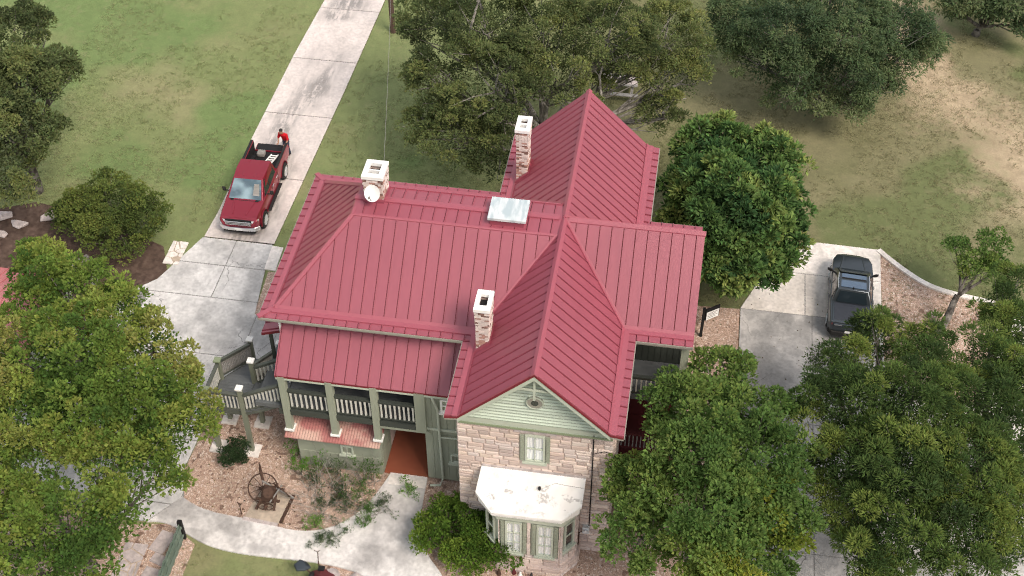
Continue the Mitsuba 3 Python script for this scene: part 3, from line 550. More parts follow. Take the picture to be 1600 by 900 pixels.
# roof hatch on the flat top
K = E(H + '__roof_hatch', MB().box(-2.68, -1.42, 7.16, 8.1, 9.95, 10.32).mesh(), 'm_roof', label='galvanised metal lid on a red curb on the flat roof')
E(K + '__lid', MB().hexa([(-2.76, 7.08, 10.325), (-1.34, 7.08, 10.325), (-1.34, 8.2, 10.40), (-2.76, 8.2, 10.40), (-2.76, 7.08, 10.43), (-1.34, 7.08, 10.43), (-1.34, 8.2, 10.51), (-2.76, 8.2, 10.51)]).mesh(), 'm_galv')

# ---- balcony and the porch below (south-west corner)
PY = 2.8
FZ = 3.42
BAL = E(H + '__balcony', MB().box(-10.1, -4.75, PY - .05, 4.2, FZ - .22, FZ).mesh(), 'm_dark_rail')
for k in range(10):
    y0 = PY + .02 + k * .138; E(BAL + '__floor_board', MB().box(-10.1, -4.76, y0, y0 + .13, FZ + .002, FZ + .025).mesh(), 'm_deck')
E(BAL + '__fascia', MB().box(-10.25, -4.6, PY - .11, PY - .055, FZ - .26, FZ + .02).mesh(), 'm_dark_rail')
posts = [-9.93, -8.10, -6.40]
for x_ in posts:
    p = E(H + '__balcony_post', MB().box(x_ - .13, x_ + .13, PY - .16, PY + .10, 2.2, 5.36).mesh(), 'm_green')
    E(p + '__collar', MB().box(x_ - .19, x_ + .19, PY - .22, PY + .16, 2.28, 2.36).mesh(), 'm_white')
E(H + '__corner_post', MB().box(-4.85, -4.45, PY - .14, PY + .12, 3.16, 5.36).mesh(), 'm_green')
def railing(key, p0, p1, h, pitch=.15, post_clear=.0, bw=.055, low=.12, top_m='m_dark_rail', bal_m='m_baluster'):
    p0, p1 = np.asarray(p0, float), np.asarray(p1, float); up = np.array([0, 0, 1.]); L = np.linalg.norm((p1 - p0)[:2])
    r = E(key, MB().beam(p0 + up * h, p1 + up * h, .15, .05).beam(p0 + up * (h - .072), p1 + up * (h - .072), .05, .145).mesh(), top_m)
    E(r + '__bottom_rail', MB().beam(p0 + up * low, p1 + up * low, .06, .09).mesh(), top_m); n = max(2, int(L / pitch)); d = (p1 - p0) / L
    for k in range(n):
        q_ = p0 + (p1 - p0) * ((k + .5) / n)
        b0, b1 = q_ + up * (low + .046), q_ + up * (h - .146); z_ = b1[2] - b0[2]
        m_ = MB().beam(b0, b0 + up * z_ * .2, bw, bw, d).beam(b0 + up * z_ * .2, b0 + up * z_ * .8, bw * .8, bw * .8, d).beam(b0 + up * z_ * .8, b1, bw, bw, d)
        E(r + '__baluster', m_.mesh(), bal_m)
    return r
for a, b in ((-9.80, -8.23), (-7.97, -6.53), (-6.27, -4.86)): railing(H + '__balcony_railing', (a, PY - .02, FZ + .02), (b, PY - .02, FZ + .02), 1.08, .175, bw=.07)
# balcony back wall, dark boards
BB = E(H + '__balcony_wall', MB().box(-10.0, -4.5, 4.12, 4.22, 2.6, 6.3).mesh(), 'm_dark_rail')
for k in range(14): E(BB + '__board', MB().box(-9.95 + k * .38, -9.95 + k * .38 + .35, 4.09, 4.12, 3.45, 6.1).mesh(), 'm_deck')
# porch roof
zp = plane((-10.2, PY - .12, 5.42), (-3, PY - .12, 5.42), (-10, 4.25, 6.72))
pp = [(-10.16, PY - .14), (-3.1, PY - .14), (-3.1, 4.24), (-10.16, 4.24)]
PR = E(H + '__porch_roof', MB().slab(pp, (lambda x, y: zp(x, y)), (lambda x, y: zp(x, y) - .09)).mesh(), 'm_roof_under')
panels(PR, pp, zp, 'x', 'panel')
E(PR + '__fascia', MB().box(-10.14, -3.2, PY - .135, PY - .10, 5.20, 5.34).mesh(), 'm_trim')
# lean-to with the worn red roof under the balcony
zl_ = plane((-10.2, 2.55, 2.02), (-6, 2.55, 2.02), (-10, 3.9, 2.42))
lp = [(-10.15, 2.5), (-6.35, 2.5), (-6.25, 4.2), (-10.15, 4.2)]
LT = E(H + '__lean_to', MB().box(-9.75, -6.38, 2.78, 2.9, 0, 2.0).box(-6.48, -6.38, 2.9, 4.2, 0, 2.1).box(-9.75, -9.65, 2.9, 4.2, 0, 2.1).mesh(), 'm_green')
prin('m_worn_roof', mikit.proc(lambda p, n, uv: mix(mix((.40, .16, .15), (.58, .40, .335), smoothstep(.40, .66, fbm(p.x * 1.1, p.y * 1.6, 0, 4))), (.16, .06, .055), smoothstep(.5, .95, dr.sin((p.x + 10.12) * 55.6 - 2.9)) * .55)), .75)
LR = E(LT + '__worn_roof', MB().slab(lp, zl_, lambda x, y: zl_(x, y) - .05).mesh(), 'm_worn_roof', label='worn corrugated red metal roof of the lean-to')
cor = MB()
for k in range(34):
    x_ = -10.12 + k * .113; cor.slab([(x_, 2.5), (x_ + .05, 2.5), (x_ + .05, 4.19), (x_, 4.19)], lambda x, y: zl_(x, y) + .022, lambda x, y: zl_(x, y) - .004)
E(LT + '__corrugation', cor.mesh(), 'm_worn_roof', kind='stuff')
window(LT + '__window', -7.75, 2.775, 1.05, 1.6, .5, 2, 1, 0., curtain='m_dark')
for k in range(9): E(LT + '__board', MB().box(-9.72 + k * .37, -9.72 + k * .37 + .355, 2.755, 2.778, .02, .98).mesh(), 'm_green')
for k in range(5): E(LT + '__side_board', MB().box(-6.378, -6.355, 2.9 + k * .26, 2.9 + k * .26 + .245, .02, 2.0).mesh(), 'm_green')
# red painted entry floor and the bathroom wing of green boards
E(H + '__entry_floor', MB().box(-6.35, -4.56, 2.86, 6.28, -.02, .072).mesh(), 'm_red_floor')
E(H + '__entry_back_wall', MB().box(-6.35, -4.5, 6.3, 6.4, 0, 3.2).mesh(), 'm_dark_rail')
GW = E(H + '__board_wing', MB().box(-4.55, -2.8, 2.84, 4.2, .12, 5.25).box(-4.55, -4.45, 4.2, 6.3, .12, 3.2).mesh(), 'm_green')
x_ = -4.53
while x_ < -2.84:
    w = min(.29, -2.81 - x_); E(GW + '__board', MB().box(x_, x_ + w - .012, 2.81, 2.84, .15, 5.2).mesh(), 'm_green'); x_ += .29
E(GW + '__belt', MB().box(-4.55, -2.8, 2.77, 2.806, 3.18, 3.30).mesh(), 'm_trim')
E(GW + '__header', MB().box(-6.3, -4.35, 2.70, 2.80, 3.02, 3.15).mesh(), 'm_green')
window(GW + '__window', -3.45, 2.80, 4.35, 5.05, .85, 1, 2, 0., frame='m_white')
window(GW + '__window', -3.2, 2.80, 1.35, 1.85, .78, 2, 1, 0., curtain='m_dark')
dp = E(H + '__downpipe', MB().tube([(-4.15, 2.66, 5.2), (-3.98, 2.70, 4.5), (-3.95, 2.70, 2.4), (-3.92, 2.70, .35), (-4.0, 2.5, .14), (-4.4, 2.45, .12)], .05, 8).tube([(-3.95, 2.70, 2.9), (-2.9, 2.70, 2.95)], .035, 6).mesh(), 'm_trim')
E(H + '__downpipe', MB().tube([(-10.28, 4.12, 7.35), (-10.2, 4.12, 6.9), (-10.2, 4.12, .2)], .05, 8).mesh(), 'm_white')
E(H + '__cable', MB().tube([(2.05, WY - .05, 6.8), (2.08, WY - .06, 4.2), (2.10, WY - .05, 1.3)], .022, 5).tube([(2.06, WY - .05, 5.75), (2.45, WY - .05, 5.95), (2.7, WY - .05, 5.9)], .014, 5).mesh(), 'm_dark')
mt = E(H + '__electric_meter', MB().box(1.86, 2.12, WY - .18, WY - .03, 1.12, 1.48).mesh(), 'm_galv')
E(mt + '__dial', MB().tube([(1.99, WY - .27, 1.33), (1.99, WY - .18, 1.33)], .09, 14).mesh(), 'm_lamp')
E(H + '__conduit', MB().tube([(1.9, WY - .1, 1.2), (1.75, WY - .22, 1.2), (1.74, WY - .22, .0)], .03, 6).mesh(), 'm_rust')
# ---- two storey porch in the south-east corner
EPX0, EPX1, EPY = 2.82, 5.0, 4.95
EP = E(H + '__east_porch', MB().box(EPX0, EPX1, EPY, 6.9, 3.85, 4.12).mesh(), 'm_deck')
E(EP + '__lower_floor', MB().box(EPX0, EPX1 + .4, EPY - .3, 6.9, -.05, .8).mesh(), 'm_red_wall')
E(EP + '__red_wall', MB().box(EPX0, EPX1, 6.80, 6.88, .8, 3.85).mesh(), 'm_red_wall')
uw = E(EP + '__dark_wall', MB().box(EPX0, EPX1, 6.78, 6.88, 4.12, 7.38).mesh(), 'm_dark_rail')  # near-black tone puts the porch shade into the wall colour
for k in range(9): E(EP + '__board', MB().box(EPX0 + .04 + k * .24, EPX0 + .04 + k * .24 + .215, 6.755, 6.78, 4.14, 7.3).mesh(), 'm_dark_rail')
E(EP + '__post', MB().box(EPX1 - .22, EPX1 + .06, EPY - .1, EPY + .18, 0.8, 7.38).mesh(), 'm_green')
E(EP + '__beam', MB().box(EPX0, EPX1 + .06, EPY - .1, EPY + .12, 7.12, 7.375).mesh(), 'm_trim')
railing(EP + '_railing', (EPX0, EPY + .02, 4.13), (EPX1 - .22, EPY + .02, 4.13), 1.02, .17, bw=.06)
railing(EP + '_railing', (EPX0, EPY + .02, .81), (EPX1 - .22, EPY + .02, .81), 1.0, .15, bw=.05, top_m='m_red_wall', bal_m='m_wood_grey')
# small maroon roof over the west door, with its post and rail
wr = [(-11.3, 4.75), (-10.14, 4.75), (-10.14, 6.4), (-11.3, 6.4)]
zw_ = plane((-11.3, 4, 5.35), (-11.3, 6, 5.35), (-10.14, 4, 5.75))
WR = E(H + '__door_roof', MB().slab(wr, zw_, lambda x, y: zw_(x, y) - .12).mesh(), 'm_roof_under'); panels(WR, wr, zw_, 'y', 'panel')
E(WR + '__post', MB().box(-11.05, -10.93, 4.85, 4.97, 3.4, 5.33).mesh(), 'm_dark_rail')
E(H + '__west_deck', MB().box(-11.25, -10.14, 2.9, 6.4, FZ - .2, FZ).mesh(), 'm_deck')
E(H + '__low_annex_roof', MB().slab([(2.84, 10.9), (4.6, 10.9), (4.6, 12.4), (2.84, 12.4)], lambda x, y: 3.0 - .1 * (x - 2.8), lambda x, y: 2.9 - .1 * (x - 2.8)).mesh(), 'm_galv', label='low grey metal roof between the rear gable and the glossy tree')
E(H + '__annex', MB().box(2.84, 4.4, 10.95, 12.3, 0, 2.75).mesh(), 'm_trim')
# ---- outdoor stair
S = thing('outdoor_stair', 'dark grey timber stair with landing and white capped posts', 'staircase')
LX0, LX1, LY0, LY1, LZ = -13.3, -11.9, 3.1, 4.6, 2.5
ld = E(S + '__landing', MB().box(LX0, LX1, LY0, LY1, LZ - .25, LZ).mesh(), 'm_stair')
for k in range(10): E(ld + '__board', MB().box(LX0, LX1, LY0 + k * .15, LY0 + k * .15 + .14, LZ + .002, LZ + .03).mesh(), 'm_deck')
def post(x, y, z0, z1, capc='m_white', w=.085):
    p = E(S + '__post', MB().box(x - w, x + w, y - w, y + w, z0, z1).mesh(), 'm_post'); E(p + '__cap', MB().box(x - w - .05, x + w + .05, y - w - .05, y + w + .05, z1, z1 + .07).mesh(), capc)
for x_, y_, zt_ in ((LX0, LY0, 3.55), (LX1, LY0, 3.85), (LX1, LY1, 3.8), (LX0, LY1, 3.6)):
    post(x_, y_, 0, zt_, 'm_white' if x_ > -12.5 else 'm_trim_dark')
    f_ = E('footing', MB().box(x_ - .32, x_ + .32, y_ - .32, y_ + .32, -.02, .09).mesh(), 'm_conc_new', label={(LX0, LY0): 'square pale concrete footing under the front left stair post', (LX1, LY0): 'square pale concrete footing beside the small dark shrub', (LX1, LY1): 'square pale concrete footing nearest the house', (LX0, LY1): 'square pale concrete footing under the rear left stair post'}[(x_, y_)], category='footing')
post(-13.25, 7.75, 0, 1.5); post(-11.95, 7.75, 0, 1.5)
railing(S + '__railing', top_m='m_stair', p0=(LX0 + .09, LY0, LZ), p1=(LX1 - .09, LY0, LZ), h=1.0, pitch=.15); railing(S + '__railing', top_m='m_stair', p0=(LX0, LY0 + .09, LZ), p1=(LX0, LY1 - .09, LZ), h=1.0, pitch=.15)
railing(S + '__railing', top_m='m_stair', p0=(LX0, LY1 + .09, LZ), p1=(-13.25, 7.66, .35), h=1.0, pitch=.14, bal_m='m_wood_grey'); railing(S + '__railing', top_m='m_stair', p0=(LX1, LY1 + .09, LZ), p1=(-11.95, 7.66, .35), h=1.0, pitch=.15)
railing(S + '__railing', top_m='m_stair', p0=(LX1 + .09, LY0, LZ), p1=(-10.25, LY0 - .05, FZ), h=1.0, pitch=.15, bw=.07); railing(S + '__railing', top_m='m_stair', p0=(LX1 + .09, LY1, LZ), p1=(-10.25, LY1 - .05, FZ), h=1.0, pitch=.16, bw=.07)
st = E(S + '__stringers', MB().beam((LX1, LY0 + .02, LZ - .12), (-10.2, LY0 - .03, FZ - .12), .06, .26).beam((LX1, LY1 - .02, LZ - .12), (-10.2, LY1 - .03, FZ - .12), .06, .26).beam((LX0 + .03, LY1, LZ - .12), (-13.2, 7.7, .25), .06, .26).beam((LX1 - .03, LY1, LZ - .12), (-12.0, 7.7, .25), .06, .26).mesh(), 'm_stair')
for k in range(6):
    x_ = LX1 + .05 + k * .28; E(S + '__step', MB().box(x_, x_ + .30, LY0 - .05, LY1 + .02, LZ + .13 * k + .06, LZ + .13 * k + .12).mesh(), 'm_deck')
for k in range(11):
    y_ = LY1 + .02 + k * .28; E(S + '__step', MB().box(LX0 + .06, LX1 - .06, y_, y_ + .29, LZ - .2 * (k + 1) + .02, LZ - .2 * (k + 1) + .08).mesh(), 'm_deck')
# ------------------------------------------------------------------ vehicles
def place(mesh, loc, rz): return xf(mesh if isinstance(mesh, tuple) else man(mesh), loc, rz)
def wheel(key, c, r, w, loc, rz, side, rim_m='m_chrome', nsp=6):
    x, y, z = c
    W_ = E(key + '__wheel', place((lambda m: m.mesh())(MB().tube([(x, y - w / 2, z), (x, y - w / 2 + .03, z), (x, y + w / 2 - .03, z), (x, y + w / 2, z)], [r - .035, r, r, r - .035], 28)), loc, rz), 'm_rubber', 30)
    o = side * (w / 2 + .004); mb = MB(); mb.ring((x, y + o, z), (0, 1, 0), r * .60, .022, 24, 6)
    for k in range(nsp):
        a = k * 2 * math.pi / nsp; mb.beam((x + .03 * math.cos(a), y + o, z + .03 * math.sin(a)), (x + r * .6 * math.cos(a), y + o, z + r * .6 * math.sin(a)), .075, .025, (0, 1, 0))
    mb.tube([(x, y + o - .02, z), (x, y + o + side * .02, z)], .075, 12)
    E(W_ + '__rim', place(mb.mesh(), loc, rz), rim_m)
    E(W_ + '__rim_disc', place(MB().tube([(x, y + o - side * .006, z), (x, y + o - side * .001, z)], r * .58, 24).mesh(), loc, rz), 'm_galv' if rim_m == 'm_chrome' else 'm_dark')
def quad(*p, th=.012):
    p = [np.array(q, float) for q in p]; n = np.cross(p[1] - p[0], p[2] - p[0]); n /= np.linalg.norm(n)
    return MB().hexa([q - n * th for q in p] + [q + n * th for q in p]).mesh()
def sym(pts): return [(x, s * y, z) for x, y, z in pts for s in (-1, 1)]
def cyl_y(x, z, r, y0, y1): return m3.Manifold.cylinder(abs(y1 - y0), r, r, 32).rotate((-90, 0, 0)).translate((x, y0, z))

def red_pickup(loc, rz):
    K = thing('pickup_truck', 'dark red crew cab pickup truck with open bed and white ladder', 'pickup truck')
    P = lambda m: place(m, loc, rz)
    low = hull(sym([(2.78, .80, .62), (2.86, .72, .78), (2.80, .86, 1.0), (2.70, .84, 1.10), (1.5, .90, 1.20), (1.5, .95, .95), (-.80, .95, 1.0), (-.80, .92, 1.26), (1.5, .93, .52), (-.80, .93, .52), (2.55, .88, .60)]), .05)
    for x in (1.95,):
        for s_ in (-1, 1): low -= cyl_y(x, .43, .53, .62 if s_ > 0 else -1.1, 1.1 if s_ > 0 else -.62)
    E(K + '__body', P(low), 'm_car_red', 35)
    bl = hull([(2.72, -.42, 1.10), (2.72, .42, 1.10), (1.55, -.52, 1.225), (1.55, .52, 1.225), (1.55, 0, 1.1)], .045)
    E(K + '__hood', P(bl), 'm_car_red', 35)
    E(K + '__cowl', P(hull(sym([(1.52, .74, 1.245), (1.66, .66, 1.25)]), .012)), 'm_dark')
    for s_ in (-1, 1): E(K + '__hood_ridge', P(hull([(2.55, s_ * .34, 1.165), (1.68, s_ * .52, 1.255), (1.68, s_ * .46, 1.26), (2.55, s_ * .30, 1.17)], .02)), 'm_car_red', 35)
    bed = m3.Manifold()
    for s_ in (-1, 1):
        q = hull([(x, s_ * y, z) for x, y, z in ((-.82, .93, .55), (-.82, .95, 1.0), (-.82, .93, 1.30), (-.82, .84, 1.30), (-.82, .84, .55), (-2.78, .91, .60), (-2.78, .93, 1.0), (-2.78, .91, 1.30), (-2.78, .83, 1.30), (-2.78, .83, .6))], .035)
        bed += q - cyl_y(-1.73, .43, .53, .66 if s_ > 0 else -1.1, 1.1 if s_ > 0 else -.66)
    bed += m3.Manifold.cube((.06, 1.7, .75)).translate((-.86, -.85, .55))
    E(K + '__bed_sides', P(bed), 'm_car_red', 35)
    E(K + '__bed_liner', P(MB().box(-2.80, -.80, -.80, .80, .60, .68).box(-2.78, -.82, .795, .80, .68, 1.30).box(-2.78, -.82, -.80, -.795, .68, 1.30).box(-.805, -.79, -.8, .8, .68, 1.28).mesh()), 'm_dark')
    for s_ in (-1, 1): E(K + '__bed_rail', P(MB().box(-2.80, -.80, s_ * .89 - .06, s_ * .89 + .06, 1.335, 1.365).mesh()), 'm_rubber')
    for s_ in (-1, 1): E(K + '__wheel_arch', P(MB().box(-2.2, -1.25, s_ * .70 - .1, s_ * .70 + .1, .68, .86).mesh()), 'm_dark')
    E(K + '__tailgate', P(hull(sym([(-2.83, .80, .66), (-3.34, .80, .66), (-2.83, .80, .72), (-3.34, .80, .72)]), .02)), 'm_car_red', 35)
    E(K + '__tailgate_liner', P(MB().box(-3.33, -2.84, -.78, .78, .741, .752).mesh()), 'm_dark')
    E(K + '__rear_bumper', P(hull(sym([(-2.84, .88, .45), (-2.98, .84, .45), (-2.84, .88, .58), (-2.98, .84, .58)]), .03)), 'm_chrome', 35)
    cab = hull(sym([(1.52, .86, 1.19), (.68, .68, 1.83), (-.62, .70, 1.86), (-.78, .86, 1.22), (0, .72, 1.88)]), .05)
    E(K + '__cab', P(cab), 'm_car_red', 35)
    for s_ in (-.28, .28): E(K + '__roof_ridge', P(hull([(.6, s_ - .05, 1.88), (.6, s_ + .05, 1.88), (-.55, s_ - .05, 1.915), (-.55, s_ + .05, 1.915)], .02)), 'm_car_red', 35)
    E(K + '__windshield', P(quad((1.55, -.80, 1.255), (1.55, .80, 1.255), (.76, .655, 1.845), (.76, -.655, 1.845))), 'm_windshield')
    E(K + '__sun_shade', P(quad((1.40, .36, 1.385), (1.40, .68, 1.385), (.95, .60, 1.728), (.95, .36, 1.728), th=.014)), 'm_wood_grey')
    E(K + '__rear_window', P(quad((-.845, .70, 1.30), (-.845, -.70, 1.30), (-.625, -.60, 1.80), (-.625, .60, 1.80))), 'm_car_glass')
    for s_ in (-1, 1):
        f = lambda *q: P(quad(*(q if s_ > 0 else q[::-1])))
        E(K + '__side_window', f((1.26, s_ * .905, 1.26), (.50, s_ * .918, 1.26), (.43, s_ * .745, 1.80), (.72, s_ * .742, 1.80)), 'm_car_glass')
        E(K + '__side_window', f((.44, s_ * .918, 1.26), (-.58, s_ * .918, 1.26), (-.50, s_ * .755, 1.80), (.37, s_ * .745, 1.80)), 'm_car_glass')
        E(K + '__door_seam', P(MB().box(.36, .375, s_ * 1.0 - .006, s_ * 1.0 + .004, .60, 1.22).box(-.66, -.645, s_ * 1.0 - .006, s_ * 1.0 + .004, .60, 1.22).mesh()), 'm_dark')
        for x in (.10, -.55): E(K + '__door_handle', P(hull([(x, s_ * 1.01, 1.13), (x + .2, s_ * 1.01, 1.13)], .022)), 'm_chrome', 35)
        mi_ = E(K + '__mirror', P(hull([(1.0, s_ * 1.12, 1.22), (1.0, s_ * 1.24, 1.24), (1.0, s_ * 1.12, 1.42), (1.0, s_ * 1.24, 1.42), (1.08, s_ * 1.16, 1.3)], .03)), 'm_rubber', 35)
        E(mi_ + '__arm', P(MB().beam((1.02, s_ * .95, 1.25), (1.02, s_ * 1.12, 1.27), .05, .04).mesh()), 'm_rubber')
        E(K + '__headlight', P(hull([(2.86, s_ * .66, .86), (2.86, s_ * .66, 1.02), (2.80, s_ * .86, .88), (2.76, s_ * .88, 1.03), (2.6, s_ * .93, 1.0)], .02)), 'm_lamp', 35)
        E(K + '__tail_light', P(hull([(-2.80, s_ * .90, .85), (-2.80, s_ * .90, 1.22), (-2.825, s_ * .93, .85), (-2.825, s_ * .93, 1.22)], .02)), 'm_tail')
        E(K + '__running_board', P(MB().box(-.75, 1.3, s_ * 1.03 - .08, s_ * 1.03 + .08, .42, .47).mesh()), 'm_rubber')
        wheel(K, (1.95, s_ * .88, .43), .43, .30, loc, rz, s_); wheel(K, (-1.73, s_ * .88, .43), .43, .30, loc, rz, s_)
        E(K + '__fender_flare', P(MB().ring((1.95, s_ * 1.0, .43), (0, 1, 0), .54, .028, 16, 6, *((0, 2 * math.pi))).mesh()) if False else P(MB().tube([(1.95 + .54 * math.cos(a), s_ * .99, .43 + .54 * math.sin(a)) for a in np.linspace(.05, math.pi - .05, 12)], .03).mesh()), 'm_car_red', 30)
        E(K + '__fender_flare', P(MB().tube([(-1.73 + .54 * math.cos(a), s_ * .965, .43 + .54 * math.sin(a)) for a in np.linspace(.05, math.pi - .05, 12)], .03).mesh()), 'm_car_red', 30)
    gr = E(K + '__grille', P(hull(sym([(2.90, .60, .78), (2.86, .62, 1.04), (2.84, .60, .78), (2.8, .62, 1.04)]), .02)), 'm_dark')
    for z_ in (.83, .91, .99): E(gr + '__bar', P(MB().box(2.90, 2.94, -.62, .62, z_ - .018, z_ + .018).mesh()), 'm_chrome')
    E(K + '__front_bumper', P(hull(sym([(2.88, .78, .48), (2.72, .96, .48), (2.88, .78, .66), (2.72, .96, .66), (2.96, .4, .52), (2.96, .4, .64)]), .03)), 'm_chrome', 35)
    E(K + '__air_dam', P(hull(sym([(2.86, .75, .34), (2.80, .8, .46), (2.7, .8, .34)]), .02)), 'm_rubber')
    E(K + '__number_plate', P(MB().box(2.99, 3.005, -.16, .16, .53, .66).mesh()), 'm_white')
    E(K + '__underbody', P(MB().box(-2.75, 2.6, -.66, .66, .30, .62).mesh()), 'm_dark')
    return K
def f_ws(p, n, uv): return mix((.06, .10, .13), (.24, .34, .39), smoothstep(.30, .75, fbm(p.x * 1.6 + 3, p.y * 2, p.z * 2, 3)))
prin('m_windshield', mikit.proc(f_ws), .05, .9)
tl, ta = (-16.32, 18.35, .04), -math.pi / 2 + .02
red_pickup(tl, ta)
# things in the bed
lad = MB()
for s_ in (-.17, .17): lad.beam((-2.25, .40 + s_, .98), (-1.15, .40 + s_, 1.36), .045, .06)
LD = E('ladder', place(lad.mesh(), tl, ta), 'm_white', label='white ladder leaning in the bed of the red pickup', category='ladder')
for k in range(4):
    t_ = .12 + k * .26; E(LD + '__rung', place(MB().beam((-2.25 + 1.1 * t_, .26, .98 + .38 * t_), (-2.25 + 1.1 * t_, .54, .98 + .38 * t_), .05, .05).mesh(), tl, ta), 'm_white')
# local +y of the truck is world east; ladder lies on the east side
lg = hull([(x, y, z) for x in (-2.62, -2.38) for y in (-.33, -.05) for z in (.74, .86)], .06)
E('crate', place(lg.translate((0, -.20, 0)), tl, ta), 'm_wood_grey', 30, label='grey crate near the tailgate of the red pickup', category='crate')

def grey_pickup(loc, rz):
    K = thing('pickup_truck', 'dark grey compact pickup truck with glass roof and covered bed', 'pickup truck')
    P = lambda m: place(m, loc, rz)
    low = hull(sym([(2.40, .34, .55), (2.44, .30, .75), (2.28, .66, .62), (2.24, .68, .85), (1.9, .84, .60), (1.85, .82, .92), (1.05, .86, 1.04), (1.2, .90, .8), (-.6, .88, 1.08), (-.6, .92, .85), (-2.30, .80, 1.06), (-2.36, .76, .70), (-2.2, .86, .9), (1.1, .88, .38), (-2.1, .84, .42), (1.9, .55, .93), (2.1, .4, .9), (1.0, .5, 1.10)]), .06)
    for x in (1.53, -1.47):
        for s_ in (-1, 1): low -= cyl_y(x, .37, .46, .62 if s_ > 0 else -1.1, 1.1 if s_ > 0 else -.62)
    E(K + '__body', P(low), 'm_car_grey', 40)
    for s_ in (-1, 1): E(K + '__hood_crease', P(hull([(2.1, s_ * .42, .955), (1.1, s_ * .58, 1.13), (1.1, s_ * .54, 1.13)], .025)), 'm_car_grey', 40)
    cab = hull(sym([(1.05, .76, 1.10), (.9, .80, 1.08), (.25, .62, 1.55), (-.6, .64, 1.60), (-.15, .66, 1.61), (-.72, .63, 1.57), (-1.05, .80, 1.12)]), .06)
    E(K + '__cab', P(cab), 'm_car_grey', 40)
    E(K + '__windshield', P(quad((1.08, -.70, 1.165), (1.08, .70, 1.165), (.36, .575, 1.605), (.36, -.575, 1.605))), 'm_car_glass')
    gl = E(K + '__glass_roof', P(quad((.22, -.53, 1.645), (.22, .53, 1.645), (-.66, .55, 1.672), (-.66, -.55, 1.672), th=.01)), 'm_roof_glass')
    E(gl + '__crossbar', P(MB().box(-.13, -.05, -.53, .53, 1.673, 1.68).mesh()), 'm_dark')
    E(K + '__antenna', P(hull([(-.70, 0, 1.66), (-.58, 0, 1.66), (-.70, 0, 1.72)], .02)), 'm_dark')
    E(K + '__rear_window', P(quad((-1.125, .66, 1.19), (-1.125, -.66, 1.19), (-.82, -.56, 1.57), (-.82, .56, 1.57))), 'm_car_glass')
    tc = E(K + '__bed_cover', P(hull(sym([(-1.16, .72, 1.115), (-2.22, .68, 1.10), (-1.16, .72, 1.13), (-2.22, .68, 1.115)]), .015)), 'm_tonneau')
    E(tc + '__latch', P(MB().box(-2.05, -1.99, -.10, .10, 1.132, 1.15).mesh()), 'm_dark')
    for s_ in (-1, 1):
        E(K + '__bed_rail', P(hull([(-1.1, s_ * .80, 1.12), (-2.28, s_ * .76, 1.10)], .035)), 'm_car_grey', 40)
        f = lambda *q: P(quad(*(q if s_ > 0 else q[::-1])))
        E(K + '__side_window', f((.85, s_ * .865, 1.14), (.05, s_ * .872, 1.15), (.02, s_ * .705, 1.57), (.26, s_ * .690, 1.54)), 'm_car_glass')
        E(K + '__side_window', f((-.02, s_ * .872, 1.15), (-.85, s_ * .868, 1.15), (-.66, s_ * .712, 1.56), (-.04, s_ * .708, 1.57)), 'm_car_glass')
        E(K + '__mirror', P(hull([(.86, s_ * .98, 1.12), (.90, s_ * 1.10, 1.15), (.86, s_ * .98, 1.24), (.88, s_ * 1.10, 1.25), (.86, s_ * .88, 1.14)], .03)), 'm_dark', 40)
        for x in (.18, -.75): E(K + '__door_handle', P(hull([(x, s_ * .97, .98), (x + .18, s_ * .97, .98)], .02)), 'm_car_grey', 40)
        E(K + '__roof_rail', P(MB().tube([(.28, s_ * .66, 1.62), (-.2, s_ * .68, 1.685), (-.75, s_ * .66, 1.65)], .022).mesh()), 'm_chrome', 30)
        E(K + '__tail_light', P(hull([(-2.36, s_ * .76, .92), (-2.36, s_ * .76, 1.02), (-2.30, s_ * .85, .93), (-2.28, s_ * .85, 1.03)], .02)), 'm_tail')
        E(K + '__tailgate_strip', P(MB().box(-2.445, -2.425, s_ * .50 - .16, s_ * .50 + .16, .99, 1.04).mesh()), 'm_chrome')
        E(K + '__headlight', P(hull([(2.34, s_ * .55, .80), (2.20, s_ * .72, .84), (2.30, s_ * .55, .72), (2.22, s_ * .74, .74)], .02)), 'm_lamp')
        wheel(K, (1.53, s_ * .80, .37), .37, .25, loc, rz, s_, 'm_galv', 5); wheel(K, (-1.47, s_ * .80, .37), .37, .25, loc, rz, s_, 'm_galv', 5)
    E(K + '__tailgate', P(hull(sym([(-2.40, .66, .62), (-2.42, .66, 1.04), (-2.37, .66, .62), (-2.37, .66, 1.04)]), .02)), 'm_car_grey', 40)
    E(K + '__rear_bumper', P(hull(sym([(-2.46, .70, .42), (-2.30, .86, .45), (-2.46, .70, .60), (-2.30, .86, .62)]), .03)), 'm_rubber', 40)
    E(K + '__number_plate', P(MB().box(-2.475, -2.465, -.16, .16, .60, .74).mesh()), 'm_white')
    E(K + '__underbody', P(MB().box(-2.2, 2.2, -.6, .6, .24, .5).mesh()), 'm_dark')
prin('m_roof_glass', (.05, .09, .15), .05, .9, 0., clearcoat=1.0)
prin('m_tonneau', (.022, .026, .036), .5)
grey_pickup((12.22, 15.35, .062), math.pi / 2 - .06)

